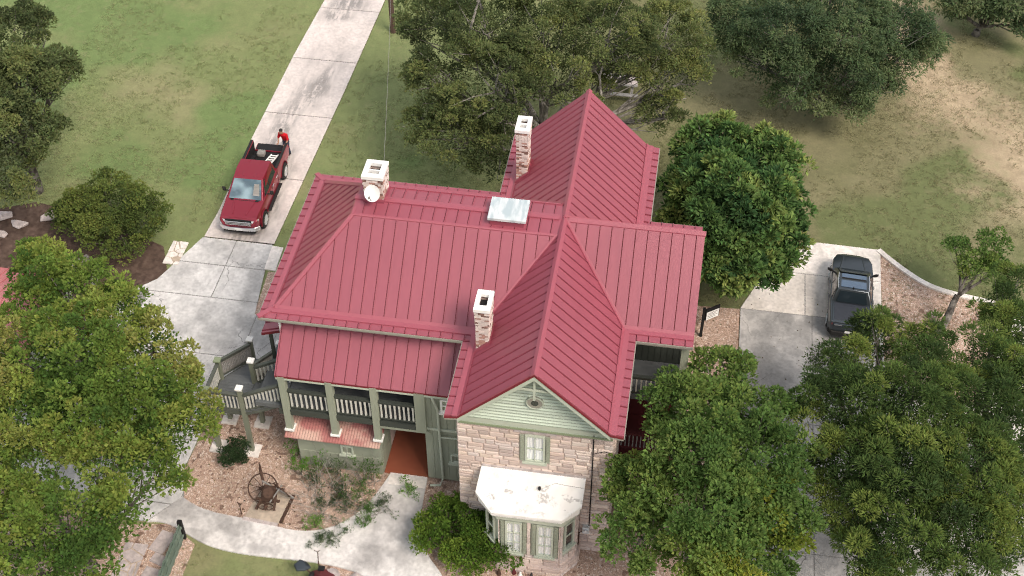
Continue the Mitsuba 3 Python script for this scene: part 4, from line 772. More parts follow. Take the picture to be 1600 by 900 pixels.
# ------------------------------------------------------------------ the man at the tailgate
def chain(pts, rad):
    m = m3.Manifold()
    for (a, ra), (b, rb) in zip(zip(pts[:-1], rad[:-1]), zip(pts[1:], rad[1:])):
        ia = trimesh.creation.icosphere(subdivisions=2).vertices
        m += m3.Manifold.hull_points([tuple(q) for q in np.vstack([ia * ra + a, ia * rb + b])])
    return m
def soft(m, l=.02, it=12):
    v, f = man(m.refine_to_length(l)); t = trimesh.Trimesh(v, f, process=True); trimesh.smoothing.filter_taubin(t, iterations=it); return np.array(t.vertices), np.array(t.faces)
def person(loc, rz):
    K = thing('person', 'dark haired person in a red shirt standing behind the open tailgate', 'person')
    A_ = lambda *q: np.array(q, float)
    sh, hp, kn, an = {}, {}, {}, {}
    body = m3.Manifold(); shirt = m3.Manifold(); jeans = m3.Manifold(); shoe = m3.Manifold()
    neck, head = A_(.20, 0, 1.50), A_(.29, 0, 1.63)
    body += chain([A_(.16, 0, 1.40), neck, head - A_(.02, 0, .05)], [.07, .058, .07])
    ico = trimesh.creation.icosphere(subdivisions=3).vertices
    body += m3.Manifold.hull_points([tuple(q) for q in np.vstack([ico * [.095, .075, .105] + head + A_(0, 0, .03), ico * [.06, .05, .05] + head + A_(.035, 0, -.075)])])
    body += chain([head + A_(.085, 0, .01), head + A_(.115, 0, -.025)], [.016, .02])                      # nose
    for s_ in (-1, 1):
        body += chain([head + A_(-.005, s_ * .078, .015), head + A_(-.01, s_ * .088, -.02)], [.022, .016])  # ears
        S_, El, Wr = A_(.14, s_ * .19, 1.38), A_(.20, s_ * .27, 1.11), A_(.36, s_ * .20, .93)
        body += chain([El, Wr], [.042, .03]); pm = Wr + A_(.085, 0, -.01)
        body += m3.Manifold.hull_points([tuple(q) for q in np.vstack([ico * .024 + Wr + A_(.01, 0, 0), ico * .016 + pm + A_(0, .032, 0), ico * .016 + pm + A_(0, -.032, 0)])])
        for j, l_ in enumerate((.070, .078, .074, .058)):
            y_ = (.030 - .02 * j); b = pm + A_(0, y_, 0); body += chain([b, b + A_(l_ * .55, 0, -.008), b + A_(l_ * .85, 0, -.035)], [.0095, .009, .008])
        body += chain([Wr + A_(.03, -s_ * .02, 0), Wr + A_(.06, -s_ * .055, -.005), Wr + A_(.09, -s_ * .062, -.02)], [.013, .011, .009])
        shirt += chain([S_, S_ + (El - S_) * .85], [.075, .062])
        H_, K_, An = A_(-.02, s_ * .095, .92), A_(.03, s_ * .12, .50), A_(-.05, s_ * .12, .10)
        body += chain([H_, K_, An], [.075, .05, .036]); jeans += chain([H_, K_, An + A_(0, 0, .02)], [.095, .068, .055])
        shoe += chain([An + A_(-.03, 0, -.05), An + A_(.16, s_ * .02, -.065)], [.045, .036])
    body += chain([A_(-.02, 0, .95), A_(.05, 0, 1.12), A_(.13, 0, 1.34)], [.12, .12, .10])
    def tor(z, x, wy, wx): return ico * [wx, wy, .05] + A_(x, 0, z)
    for a, b in (((.97, -.01, .185, .13), (1.14, .05, .185, .14)), ((1.14, .05, .185, .14), (1.36, .14, .215, .13)), ((1.36, .14, .215, .13), (1.43, .17, .10, .08))):
        shirt += m3.Manifold.hull_points([tuple(q) for q in np.vstack([tor(*a), tor(*b)])])
    jeans += m3.Manifold.hull_points([tuple(q) for q in np.vstack([tor(.98, -.01, .16, .115), tor(.90, -.02, .17, .12)])])
    B = E(K + '__body', place(soft(body, .014, 6), loc, rz), 'm_skin', True)
    E(K + '__shirt', place(soft(shirt), loc, rz), 'm_red_cloth', True); E(K + '__trousers', place(soft(jeans), loc, rz), 'm_jeans', True)
    for_sh = soft(shoe); E(K + '__shoes', place(for_sh, loc, rz), 'm_dark', True)
    hair = m3.Manifold.hull_points([tuple(q) for q in ico * [.108, .088, .085] + head + A_(-.018, 0, .075)])
    E(K + '__hair', place(soft(hair), loc, rz), 'm_hair', True)
    eye = MB()
    for s_ in (-1, 1):
        v, f = trimesh.creation.icosphere(subdivisions=1, radius=.011).vertices + head + A_(.088, s_ * .033, .02), trimesh.creation.icosphere(subdivisions=1).faces; eye.add(v, f)
    E(K + '__eyes', place(eye.mesh(), loc, rz), 'm_dark', True)
    E(K + '__mouth', place(chain([head + A_(.088, -.02, -.07), head + A_(.094, 0, -.07), head + A_(.088, .02, -.07)], [.006, .008, .006]), loc, rz), 'm_red_wall', True)
person((-15.80, 21.92, .06), -math.pi / 2 - .25)

# ------------------------------------------------------------------ yard things
pd = E('concrete_pad', MB().slab([(-11.25, -.12), (-9.85, -.22), (-9.65, 1.15), (-10.95, 1.25)], .09, -.02).mesh(), 'm_pad', label='square tan pad with stone border under the rusty machine', category='concrete pad')
for i in range(5):
    x_ = -11.28 + i * .285; E(pd + '__border_stone', MB().slab([(x_, -.27 - .02 * i), (x_ + .265, -.285 - .02 * i), (x_ + .265, -.145 - .02 * i), (x_, -.13 - .02 * i)], .10, -.02).mesh(), 'm_flag')
for i in range(5):
    y_ = -.16 + i * .27; E(pd + '__border_stone', MB().slab([(-9.83 + .03 * i, y_), (-9.72 + .03 * i, y_), (-9.70 + .03 * i, y_ + .25), (-9.81 + .03 * i, y_ + .25)], .10, -.02).mesh(), 'm_rust')
M = thing('rusty_machine', 'rusty antique farm implement with spoked iron wheels on a pad', 'farm machine')
def iron_wheel(c, ax, Rw, rt, nsp):
    w = E(M + '__wheel', MB().ring(c, ax, Rw, rt, 28, 6).mesh(), 'm_rust'); ax = np.array(ax, float) / np.linalg.norm(ax)
    u = np.cross(ax, [.3, .2, .9]); u /= np.linalg.norm(u); w2 = np.cross(ax, u); c = np.array(c)
    E(w + '__hub', MB().tube([c - ax * .09, c + ax * .09], .07, 10).mesh(), 'm_rust')
    for k in range(nsp):
        a = 2 * math.pi * k / nsp; E(w + '__spoke', MB().tube([c, c + Rw * (math.cos(a) * u + math.sin(a) * w2)], .013, 5).mesh(), 'm_rust')
iron_wheel((-10.75, .95, .62), (.35, -.55, .75), .56, .028, 10); iron_wheel((-10.0, 1.0, .55), (.5, .8, .35), .42, .024, 10)
iron_wheel((-10.45, .25, .40), (.1, .5, .85), .30, .022, 8)
E(M + '__axle', MB().tube([(-10.9, .9, .6), (-9.9, 1.02, .58)], .05, 8).mesh(), 'm_rust')
E(M + '__frame', MB().beam((-10.8, .1, .35), (-10.5, 1.15, .75), .08, .1).beam((-10.1, .15, .35), (-10.2, 1.15, .75), .08, .1).beam((-10.9, .5, .5), (-9.95, .5, .5), .09, .08).box(-10.65, -10.2, .45, .95, .4, .85).mesh(), 'm_rust')
E(M + '__gear', MB().tube([(-10.45, .58, .9), (-10.35, .50, .98)], .22, 16).mesh(), 'm_rust')
E(M + '__lever', MB().tube([(-10.75, 1.1, .8), (-10.85, 1.28, 1.3), (-10.86, 1.34, 1.62)], [.05, .06, .035], 6).mesh(), 'm_rust')
E(M + '__tongue', MB().beam((-10.75, 1.0, 1.0), (-9.5, .85, .35), .05, .05).mesh(), 'm_wood_grey')
E(M + '__side_bar', MB().beam((-9.95, 1.0, .9), (-10.3, .35, .55), .04, .04).mesh(), 'm_wood_grey')
hk = thing('iron_hook', 'small rusty hooked stake beside the machine pad', 'stake')
E(hk + '__stake', MB().tube([(-11.40, .02, -.05), (-11.42, .05, .55)], .02, 6).mesh(), 'm_rust'); E(hk + '__loop', MB().ring((-11.42, .05, .64), (.4, 1, .2), .08, .018, 14, 5).mesh(), 'm_rust')
# sign on a black post
G = thing('sign_post', 'white sign board with dark frame on a black post beside the house', 'sign')
E(G + '__post', MB().box(5.70, 5.82, 12.34, 12.46, 0, 1.75).mesh(), 'm_dark')
ang = math.atan2(.55, .75); ux, uy = math.cos(ang), math.sin(ang)
def sg(a0, a1, z0, z1, d0, d1):
    q = lambda a, d, z: (5.84 + a * ux + d * uy, 12.42 + a * uy - d * ux, z)
    return MB().hexa([q(a0, d1, z0), q(a1, d1, z0), q(a1, d0, z0), q(a0, d0, z0), q(a0, d1, z1), q(a1, d1, z1), q(a1, d0, z1), q(a0, d0, z1)]).mesh()
b = E(G + '__frame', sg(0, .72, .98, 1.66, -.03, .02), 'm_dark'); E(G + '__board', sg(.04, .68, 1.0, 1.46, .022, .035), 'm_white')
for k in range(4): E(G + '__print_line', sg(.12, .60 - .08 * (k % 2), 1.36 - k * .09, 1.385 - k * .09, .036, .040), 'm_wood_grey')
# picnic table far behind the house
T_ = thing('picnic_table', 'weathered picnic table with bench under the branches behind the house', 'picnic table')
def tp(x, y, z): return (-.62 + x + .05 * y, 29.1 + y, z)
for k in range(5):
    y0 = .42 + k * .165; E(T_ + '__tabletop_board', MB().hexa([tp(-.0, y0, .72), tp(2.0, y0, .72), tp(2.0, y0 + .15, .72), tp(0, y0 + .15, .72), tp(0, y0, .77), tp(2.0, y0, .77), tp(2.0, y0 + .15, .77), tp(0, y0 + .15, .77)]).mesh(), 'm_flag' if k > 0 else 'm_wood_grey')
for y0 in (-.1, 1.55): E(T_ + '__bench', MB().hexa([tp(0, y0, .42), tp(2.1, y0, .42), tp(2.1, y0 + .26, .42), tp(0, y0 + .26, .42), tp(0, y0, .47), tp(2.1, y0, .47), tp(2.1, y0 + .26, .47), tp(0, y0 + .26, .47)]).mesh(), 'm_wood_grey')
for x_ in (.3, 1.7):
    E(T_ + '__leg', MB().beam(tp(x_, -.1, 0), tp(x_, .75, .72), .09, .05).mesh(), 'm_wood_grey'); E(T_ + '__leg', MB().beam(tp(x_, 1.75, 0), tp(x_, .9, .72), .09, .05).mesh(), 'm_wood_grey'); E(T_ + '__brace', MB().beam(tp(x_ + .06, -.1, .39), tp(x_ + .06, 1.75, .39), .05, .08).mesh(), 'm_wood_grey')
# utility pole and service wire
U = thing('utility_pole', 'brown wooden utility pole standing beside the top of the driveway', 'utility pole')
E(U + '__pole', MB().tube([(-12.93, 33.7, -.2), (-12.93, 33.7, 10.5)], [.16, .12], 12).mesh(), 'm_pole', 40)
E(U + '__crossarm', MB().beam((-14.0, 33.7, 9.9), (-11.9, 33.7, 9.9), .1, .12).mesh(), 'm_pole')
pts = [(-6.95 + (-12.2 + 6.95) * t, 8.66 + (33.6 - 8.66) * t, 11.0 - 1.1 * t - 1.1 * 4 * t * (1 - t) * .5) for t in np.linspace(0, 1, 24)]
E('service_wire', MB().tube(pts, .007, 4).mesh(), 'm_wood_grey', label='thin service wire running from the wide chimney to the pole', category='wire')
# green board fence at the bottom edge
F_ = thing('board_fence', 'short run of green board fence at the lower left below the path', 'fence')
for k in range(14):
    y_ = -1.48 - k * .20
    E(F_ + '__board', MB().box(-13.27 + .02 * (k % 2), -13.245 + .02 * (k % 2), y_ - .19, y_, .03, 1.02 + .01 * (k % 3)).mesh(), 'm_fence')
for z_ in (.3, .8): E(F_ + '__rail', MB().box(-13.22, -13.17, -4.3, -1.48, z_, z_ + .09).mesh(), 'm_fence')
E(F_ + '__post', MB().box(-13.33, -13.17, -1.47, -1.33, 0, 1.12).mesh(), 'm_dark')
prin('m_fence', mikit.proc(lambda p, n, uv: mix((.085, .125, .10), (.155, .20, .165), fbm(p.x, p.y * 5, p.z * 1.2, 3))), .7)
# timber edging by the mulch bed
for i, (p0, p1) in enumerate([((-23.55, 11.9, .15), (-22.85, 12.9, .15)), ((-21.75, 10.6, .15), (-22.25, 12.6, .15))]):
    E('timber_beam', MB().beam(p0, p1, .22, .26).mesh(), 'm_wood_grey', label=['grey timber slanting at the left among the leaves by the mulch bed', 'grey timber bordering the left end of the mulch bed'][i], category='timber')
# garden shed with a faded red roof, mostly under the big tree
Q = thing('garden_shed', 'shed with faded red metal roof half hidden under the yellow green tree', 'shed')
E(Q + '__wall', MB().box(-27.5, -21.8, 4.0, 9.2, 0, 2.3).mesh(), 'm_trim')
for s_, (ya, yb) in enumerate(((3.7, 6.6), (6.6, 9.5))):
    zz = plane((-28, 6.6, 3.5), (-20, 6.6, 3.5), (-25, 3.7 if s_ == 0 else 9.5, 2.35)); pl = [(-28, ya), (-21.4, ya), (-21.4, yb), (-28, yb)]
    q = E(Q + '__roof', MB().slab(pl, zz, lambda x, y: zz(x, y) - .08).mesh(), 'm_roof_under'); panels(q, pl, zz, 'x', 'panel', mat='m_faded')
prin('m_faded', mikit.proc(lambda p, n, uv: mix((.46, .12, .13), (.56, .26, .26), fbm(p.x, p.y, 0, 3))), .5)
# small things at the bottom edge: an old garden tractor seat and lever
J = thing('garden_tractor', 'old dark machine with rounded seat and upright lever cut by the bottom edge', 'tractor')
seat = hull([(-8.25 + dx, -2.38 + dy, .75 + dz) for dx, dy, dz in ((-.24, 0, .0), (.12, 0, .02), (-.1, .2, .02), (-.1, -.2, .02), (.3, .02, -.05), (.15, .14, 0), (.15, -.14, 0))], .05)
E(J + '__seat', man(seat), 'm_car_grey', 40)
E(J + '__body', man(hull([(-7.9, -2.7, .3), (-6.95, -2.7, .3), (-7.9, -2.3, .3), (-6.95, -2.3, .3), (-7.5, -2.35, .62), (-7.0, -2.35, .6), (-7.5, -2.7, .62), (-7.0, -2.7, .6)], .05)), 'm_red_wall', 40)
E(J + '__lever', MB().tube([(-7.62, -2.30, .5), (-7.66, -2.12, 1.0), (-7.68, -2.0, 1.25)], .02, 6).tube([(-7.80, -2.02, 1.33), (-7.68, -2.0, 1.25), (-7.58, -1.98, 1.32)], .018, 6).mesh(), 'm_rust')
E(J + '__dash', MB().box(-7.62, -7.40, -2.42, -2.24, .64, .74).mesh(), 'm_dark')
for x_ in (-7.85, -7.0):
    E(J + '__tyre', MB().ring((x_, -2.62, .3), (1, 0, 0), .22, .09, 20, 8).mesh(), 'm_rubber', 40)
E(J + '__seat_post', MB().tube([(-8.15, -2.4, .72), (-7.85, -2.45, .4)], .03, 6).mesh(), 'm_rust')
for i, (x, y, s) in enumerate([(-7.0, -2.25, .16), (-6.3, -2.1, .14), (-5.95, -2.35, .12)]):
    q = R.normal(size=(10, 3)) * [s, s, s * .6]; E('small_rock', xf(man(hull(q, .03)), (x, y, .08 + .5 * (i == 0))), 'm_flag', label=['pink stone lying on the old machine at the bottom edge', 'white rock on the gravel right of the old machine', 'small pale rock right of the white rock'][i], category='rock')
# little ornaments at the foot of the bay
for i, (x, y, m, h, lb) in enumerate([(-1.05, -1.12, 'm_rust', .28, 'small rusty ornament left of the bay plinth'), (-.25, -1.05, 'm_white', .16, 'short white stake before the bay plinth'), (.18, -1.12, 'm_car_grey', .30, 'dark grey lantern ornament before the bay'), (-.5, -.98, 'm_red_wall', .2, 'dark red pot tucked against the bay plinth')]):
    o = thing('garden_ornament', lb, 'ornament'); E(o + '__base', MB().tube([(x, y, 0), (x, y, h * .6), (x, y, h)], [.09, .07, .03], 10).mesh(), m, 40)
    E(o + '__top', MB().tube([(x, y, h), (x, y, h + .08)], [.05, .03], 8).mesh(), m, 40)
# ------------------------------------------------------------------ trees and plants
def leaves(centres, rc, nl, L, Wd, cols, seed, flat=.65, up=.5, out=None, star=0., wob=.25, droop=0., origins=None):
    """leaf mesh: kites folded along the midrib, spread round each clump centre"""
    r = np.random.default_rng(seed); n = len(centres); N = n * nl
    rcs = rc * r.uniform(.6, 1.35, n)
    off = r.normal(size=(N, 3)); off /= np.linalg.norm(off, axis=1, keepdims=True) + 1e-9
    off *= (r.random(N) ** .5)[:, None]; off[:, 2] *= flat
    P = np.repeat(centres, nl, 0) + off * np.repeat(rcs, nl)[:, None]
    d = off * (1 + star) + r.normal(size=(N, 3)) * .45 + np.array([0, 0, .15 - droop]); d /= np.linalg.norm(d, axis=1, keepdims=True) + 1e-9
    nr = np.array([0, 0, up]) + r.normal(size=(N, 3)) * .45 + off * .3
    s = np.cross(d, nr); s /= np.linalg.norm(s, axis=1, keepdims=True) + 1e-9; nn = np.cross(s, d)
    l = L * r.uniform(.65, 1.25, N)[:, None]; w = Wd * r.uniform(.7, 1.2, N)[:, None] * .5
    v = np.stack([P, P + d * l * .5 + s * w + nn * w * .35, P + d * l - nn * l * .08, P + d * l * .5 - s * w + nn * w * .35], 1).reshape(-1, 3)
    i = np.arange(N) * 4; f = np.vstack([np.stack([i, i + 1, i + 2], 1), np.stack([i, i + 2, i + 3], 1)])
    cc = np.repeat(cols, nl, 0) * r.uniform(1 - wob, 1 + wob, (N, 1)) * (1 + r.normal(size=(N, 3)) * .05)
    return v, f, np.repeat(np.clip(cc, .004, .9), 4, 0)
def tree(name, label, lobes, foot, seed, dens, rc, nl, L, Wd, pal, bark='m_bark', gap=.34, flat=.8, up=.5, star=0., droop=0., rz=.8, tr=.22, group=None, leafm='m_leaf', twigs=10, nfreq=.55, low=-.45, cat='tree', bare=(), colfreq=.35, fill=.25, spread=.30, size=.92):
    """dens: tufts per square metre of crown surface; each tuft (radius rc) is a dome of nl leaves"""
    K = thing(name, label, cat, group); r = np.random.default_rng(seed)
    C_, Rr = np.array([l[:3] for l in lobes], float), np.array([l[3] for l in lobes], float) * size
    cen = []; tint = []
    for c, R0 in zip(C_, Rr):
        n = max(6, int(dens * 4 * math.pi * R0 * R0)); d = r.normal(size=(n * 2, 3)); d /= np.linalg.norm(d, axis=1, keepdims=True); d = d[d[:, 2] > low][:n]
        q = c + d * [1, 1, rz] * R0 * (1.10 - spread * r.random(len(d)) ** 1.4)[:, None]
        q = c + (q - c) * (.62 + .74 * meshkit.fbm(q * 1.1 + seed, 2, seed + 3))[:, None]
        k = (meshkit.fbm(q * nfreq + seed * 7.3, 3, seed) > gap) & (meshkit.noise(q * 1.5 + 31, seed) > .22)
        for c2, R2 in zip(C_, Rr):
            if c2 is c: continue
            k &= np.linalg.norm((q - c2) / [1, 1, rz], axis=1) > R2 * .72
        q = q[k & (q[:, 2] > .25)]; cen.append(q)
    for l, q in zip(lobes, cen): tint.append(np.full(len(q), l[4] if len(l) > 4 else 0.))
    allc = np.vstack(cen); n = len(allc); tint = np.concatenate(tint)[:, None]
    t = np.clip((meshkit.fbm(allc * colfreq + seed, 3, seed + 5) - .5) * 2.2 + .5 + r.normal(size=n) * .20, 0, .999) * (len(pal) - 1)
    pl = np.array(pal, float) * 1.65; i0 = t.astype(int); fr = (t - i0)[:, None]; cols = pl[i0] * (1 - fr) + pl[np.minimum(i0 + 1, len(pal) - 1)] * fr
    cols = cols * (1 + tint * np.array([.75, .32, -.15]))
    rt = rc * r.uniform(.65, 1.35, n)
    N = n * nl; d = r.normal(size=(N, 3)); d /= np.linalg.norm(d, axis=1, keepdims=True); d[:, 2] = np.where(d[:, 2] < -.25, -d[:, 2], d[:, 2])
    bump = 1 + .35 * (meshkit.noise(d * 2.2 + np.repeat(allc, nl, 0) * 3, seed) - .5) * 2
    rad = (.55 + .5 * r.random(N) ** .6) * bump * np.repeat(rt, nl)
    P = np.repeat(allc, nl, 0) + d * [1, 1, flat] * rad[:, None]
    dirs = d * (.8 + star) + r.normal(size=(N, 3)) * .5 + np.array([0, 0, .1 - droop]); dirs /= np.linalg.norm(dirs, axis=1, keepdims=True)
    nr = d * .5 + np.array([0, 0, up]) + r.normal(size=(N, 3)) * .35
    cc = np.repeat(cols, nl, 0)
    if fill:        # sparse inner leaves close the crown; darkest greens paint in its inner shade
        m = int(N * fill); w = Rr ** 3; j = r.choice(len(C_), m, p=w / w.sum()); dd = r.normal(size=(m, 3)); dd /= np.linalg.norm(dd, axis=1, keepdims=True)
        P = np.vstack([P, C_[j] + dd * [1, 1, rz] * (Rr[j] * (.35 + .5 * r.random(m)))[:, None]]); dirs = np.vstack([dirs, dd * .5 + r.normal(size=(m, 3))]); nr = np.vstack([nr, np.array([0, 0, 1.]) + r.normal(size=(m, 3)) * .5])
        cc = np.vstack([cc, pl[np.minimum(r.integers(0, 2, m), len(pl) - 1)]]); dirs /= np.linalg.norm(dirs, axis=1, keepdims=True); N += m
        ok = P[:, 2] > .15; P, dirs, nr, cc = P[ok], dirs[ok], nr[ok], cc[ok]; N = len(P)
    s = np.cross(dirs, nr); s /= np.linalg.norm(s, axis=1, keepdims=True) + 1e-9; nn = np.cross(s, dirs)
    l = L * r.uniform(.65, 1.25, N)[:, None]; w = Wd * r.uniform(.7, 1.2, N)[:, None] * .5
    v = np.stack([P, P + dirs * l * .5 + s * w + nn * w * .3, P + dirs * l - nn * l * .08, P + dirs * l * .5 - s * w + nn * w * .3], 1).reshape(-1, 3)
    i = np.arange(N) * 4; f = np.vstack([np.stack([i, i + 1, i + 2], 1), np.stack([i, i + 2, i + 3], 1)])
    c = np.repeat(np.clip(cc * r.uniform(.72, 1.3, (N, 1)) * (1 + r.normal(size=(N, 3)) * .05), .004, .9), 4, 0)
    # trunk, limbs to every lobe, branches to some clumps
    top = np.array([C_[:, 0].mean(), C_[:, 1].mean(), C_[:, 2].min() * .55]); foot = np.array(foot, float); top[:2] = foot[:2] * .45 + top[:2] * .55
    mb = MB(); ks = np.linspace(0, 1, 6)
    mb.tube([foot + (top - foot) * k + np.array([math.sin(k * 5 + seed), math.cos(k * 4 + seed), 0]) * .10 * k for k in ks], tr * (1.25 - .45 * ks), 9)
    for c0, R0, q in zip(C_, Rr, cen):
        e = c0 - [0, 0, R0 * .15]; mid = (top + e) / 2 + r.normal(size=3) * .25 - [0, 0, .1]
        tt = np.linspace(0, 1, 7)[:, None]; path = (1 - tt) ** 2 * top + 2 * tt * (1 - tt) * mid + tt ** 2 * e
        mb.tube(path, np.linspace(tr * .55, tr * .2, 7), 6)
        if len(q):
            for j in r.choice(len(q), min(twigs, len(q)), replace=False):
                b = path[r.integers(3, 7)]; m_ = (b + q[j]) / 2 + r.normal(size=3) * .15
                mb.tube([b, m_, q[j] + (q[j] - c0) * .08], [tr * .16, tr * .10, .012], 4)
    E(K + '__trunk', mb.mesh(), bark, 40)
    E(K + '__crown', (v, f), leafm, color=c)
    for (p0, segs) in bare:      # bare grey boughs that stand out of the crown
        b = E(K + '__dead_bough', MB().tube(p0, np.linspace(.07, .02, len(p0)), 5).mesh(), 'm_bark_pale', label='bare grey bough standing out of the crown')
        for s0 in segs: E(b + '__twig', MB().tube(s0, np.linspace(.028, .01, len(s0)), 4).mesh(), 'm_bark_pale')
    return K
OLIVE = [(.056, .073, .034), (.080, .102, .044), (.112, .136, .055), (.158, .176, .064)]
BUSH = [(.056, .080, .028), (.080, .108, .034), (.104, .134, .038), (.130, .155, .044)]
YELL = [(.056, .100, .026), (.086, .138, .032), (.125, .175, .040), (.170, .210, .050), (.200, .215, .066)]
MID = [(.066, .115, .034), (.090, .145, .041), (.118, .172, .048), (.155, .198, .050)]
BLUE = [(.052, .080, .044), (.074, .108, .054), (.102, .140, .068), (.140, .170, .086)]
GLOS = [(.030, .062, .024), (.050, .094, .030), (.082, .132, .040), (.150, .190, .058)]
PINN = [(.042, .068, .026), (.062, .098, .032), (.092, .134, .038), (.150, .188, .050)]
tree('oak_tree', 'dark oak tree cut by the left edge at the top of the lawn', [(-28.8, 21.5, 6, 1.56), (-26.7, 17.7, 6.2, 1.79), (-26.2, 20.2, 5.2, 1.11), (-26.3, 15.2, 5, 2.05), (-25.4, 16.5, 4.5, 1.05), (-25.7, 13.5, 4, 1.51), (-28.5, 16.7, 6, 2.37), (-27.8, 13.5, 4.5, 2.03), (-28.7, 24.0, 5.5, 0.97)],
     (-27.3, 17.2, 0), 21, 1.9, 0.36, 150, 0.17, 0.1, OLIVE, gap=.42, spread=.42, tr=.28)
tree('round_bush', 'dome shaped dark olive bush in the mulch bed by the driveway', [(-21.8, 14.6, 1.9, 1.73), (-22.9, 14.1, 1.6, 1.49), (-20.4, 14.3, 1.5, 1.25), (-24.2, 14.5, 1.2, 0.85), (-21.4, 13.5, 1.2, 1.49)],
     (-21.8, 14.0, 0), 22, 3.6, 0.28, 80, 0.13, 0.085, BUSH, gap=.26, tr=.10, cat='bush', low=-.3)
tree('big_tree', 'large yellow green tree filling the lower left, upper one of two', [(-21.1, 6.8, 5.2, 1.09), (-20.7, 4.6, 5.2, 1.05), (-19.0, 4.9, 5.8, 1.38), (-16.8, 4.0, 6, 1.52), (-15.0, 3.1, 5.6, 1.34), (-17.0, 1.4, 6.6, 1.76), (-18.8, 1.1, 6.2, 1.77), (-13.8, 2.0, 5, 1.01), (-14.5, 0.4, 6, 1.44), (-12.9, 0.8, 4.6, 0.95), (-15.9, -0.7, 6, 1.72), (-18.3, -1.1, 5.6, 1.61), (-21.8, 8.1, 5, 0.74), (-13.6, -0.2, 4.4, 1.13), (-21.3, 1.2, 5.6, 1.6)],
     (-17.6, 2.2, 0), 23, 2.1, 0.34, 130, 0.165, 0.11, YELL, gap=.38, spread=.45, size=1.0, flat=1.1, up=.35, star=.3, tr=.24, nfreq=.7)
tree('big_tree', 'large yellow green tree in the lower left corner beside the flagstones', [(-17.4, -2.8, 5.2, 1.4), (-14.7, -2.5, 5.4, 1.34), (-13.5, -2.0, 4.6, 1.14), (-15.0, -5.1, 5.8, 1.5), (-13.6, -3.9, 5, 1.15), (-16.6, -5.7, 5.4, 1.5), (-15.4, -6.8, 5.4, 1.57), (-13.8, -6.0, 5, 1.11), (-18.6, -4.3, 5.2, 1.55)],
     (-15.7, -4.2, 0), 24, 2.1, 0.34, 130, 0.165, 0.11, YELL[:4], gap=.43, spread=.45, size=.97, flat=1.1, up=.35, star=.3, tr=.22, nfreq=.7)
tree('live_oak', 'wide olive live oak with grey bare boughs behind the house', [(-8.2, 24.8, 7, 2.17), (-5.5, 22.9, 8, 2.53), (-2.8, 22.7, 8.2, 2.66), (0.1, 23.2, 8, 2.52), (2.7, 24.9, 7, 2.13), (-7.4, 21.3, 6, 1.86), (-4.6, 19.8, 7, 2.26), (-2.0, 21.1, 7, 1.99), (0.9, 23.4, 6.2, 1.35), (3.6, 23.6, 5.6, 1.46), (-6.2, 18.7, 4.6, 1.95), (-7.9, 20.4, 4.2, 1.21), (-4.2, 18.5, 4.4, 1.62), (3.0, 22.3, 4.4, 1.15), (-3.9, 20.0, 5, 1.49)],
     (-2.6, 23.6, 0), 25, 2.0, 0.32, 130, 0.17, 0.07, OLIVE, bark='m_bark_pale', gap=.42, spread=.42, flat=.8, star=.2, tr=.34, twigs=16,
     bare=[([(-3.4, 21.3, 6.6), (-4.2, 19.9, 6.2), (-5.2, 19.0, 5.9), (-5.9, 18.9, 6.0)], [[(-5.2, 19.0, 5.9), (-5.7, 18.4, 5.7)], [(-5.4, 19.0, 5.9), (-5.8, 19.5, 6.2)]]),
           ([(.1, 21.6, 5.6), (-.1, 22.2, 6.4), (.1, 22.8, 7.0), (.5, 23.2, 7.4)], [[(-.1, 22.2, 6.4), (-.6, 22.5, 6.8), (-.9, 22.9, 7.0)], [(.1, 22.8, 7.0), (.5, 22.6, 7.4), (.9, 22.2, 7.4)]]),
           ([(-6.2, 21.9, 8.2), (-5.9, 22.9, 9.4), (-5.6, 24.0, 10.0)], [[(-5.9, 22.9, 9.4), (-6.5, 23.2, 9.8)]]), ([(3.0, 21.8, 4.9), (3.4, 22.2, 5.4), (4.0, 22.2, 5.6)], [[(3.4, 22.2, 5.4), (3.5, 22.8, 5.7)]])])
tree('pecan_tree', 'grey green tree with drooping leaves at the top right of centre', [(6.2, 31.2, 4.2, 1.83), (8.7, 29.2, 5, 2.51), (11.2, 29.2, 5.2, 2.5), (14.2, 30.9, 4.8, 2.12), (9.6, 28.0, 3.6, 1.93), (12.1, 28.6, 3.6, 1.94), (14.5, 30.4, 3.4, 1.48), (7.5, 29.3, 3.2, 1.58), (10.9, 32.6, 5.5, 2.65), (10.6, 28.0, 2.0, 1.37), (9.0, 28.2, 2.0, 1.12), (12.3, 28.0, 2.2, 1.11), (15.9, 32.1, 3.2, 1.14), (13.8, 29.2, 2.4, 0.99)],
     (11.0, 30.0, 0), 26, 1.9, 0.34, 125, 0.21, 0.07, BLUE, bark='m_bark_pale', gap=.41, spread=.42, flat=.9, star=.3, droop=.5, tr=.26, twigs=12)
tree('far_tree', 'small dark tree cut by the top right corner above the bare ground', [(18.3, 38.1, 2.6, 1.28), (21.4, 37.8, 2.6, 1.41), (19.9, 38.3, 2.4, 1.28), (22.1, 37.6, 1.6, 0.92), (20.6, 38.6, 1.2, 0.79), (18.5, 38.9, 1.2, 0.73)], (20, 38.6, 0), 27, 1.5, 0.4, 110, 0.25, 0.09, BLUE, gap=.36, droop=.3, tr=.2)
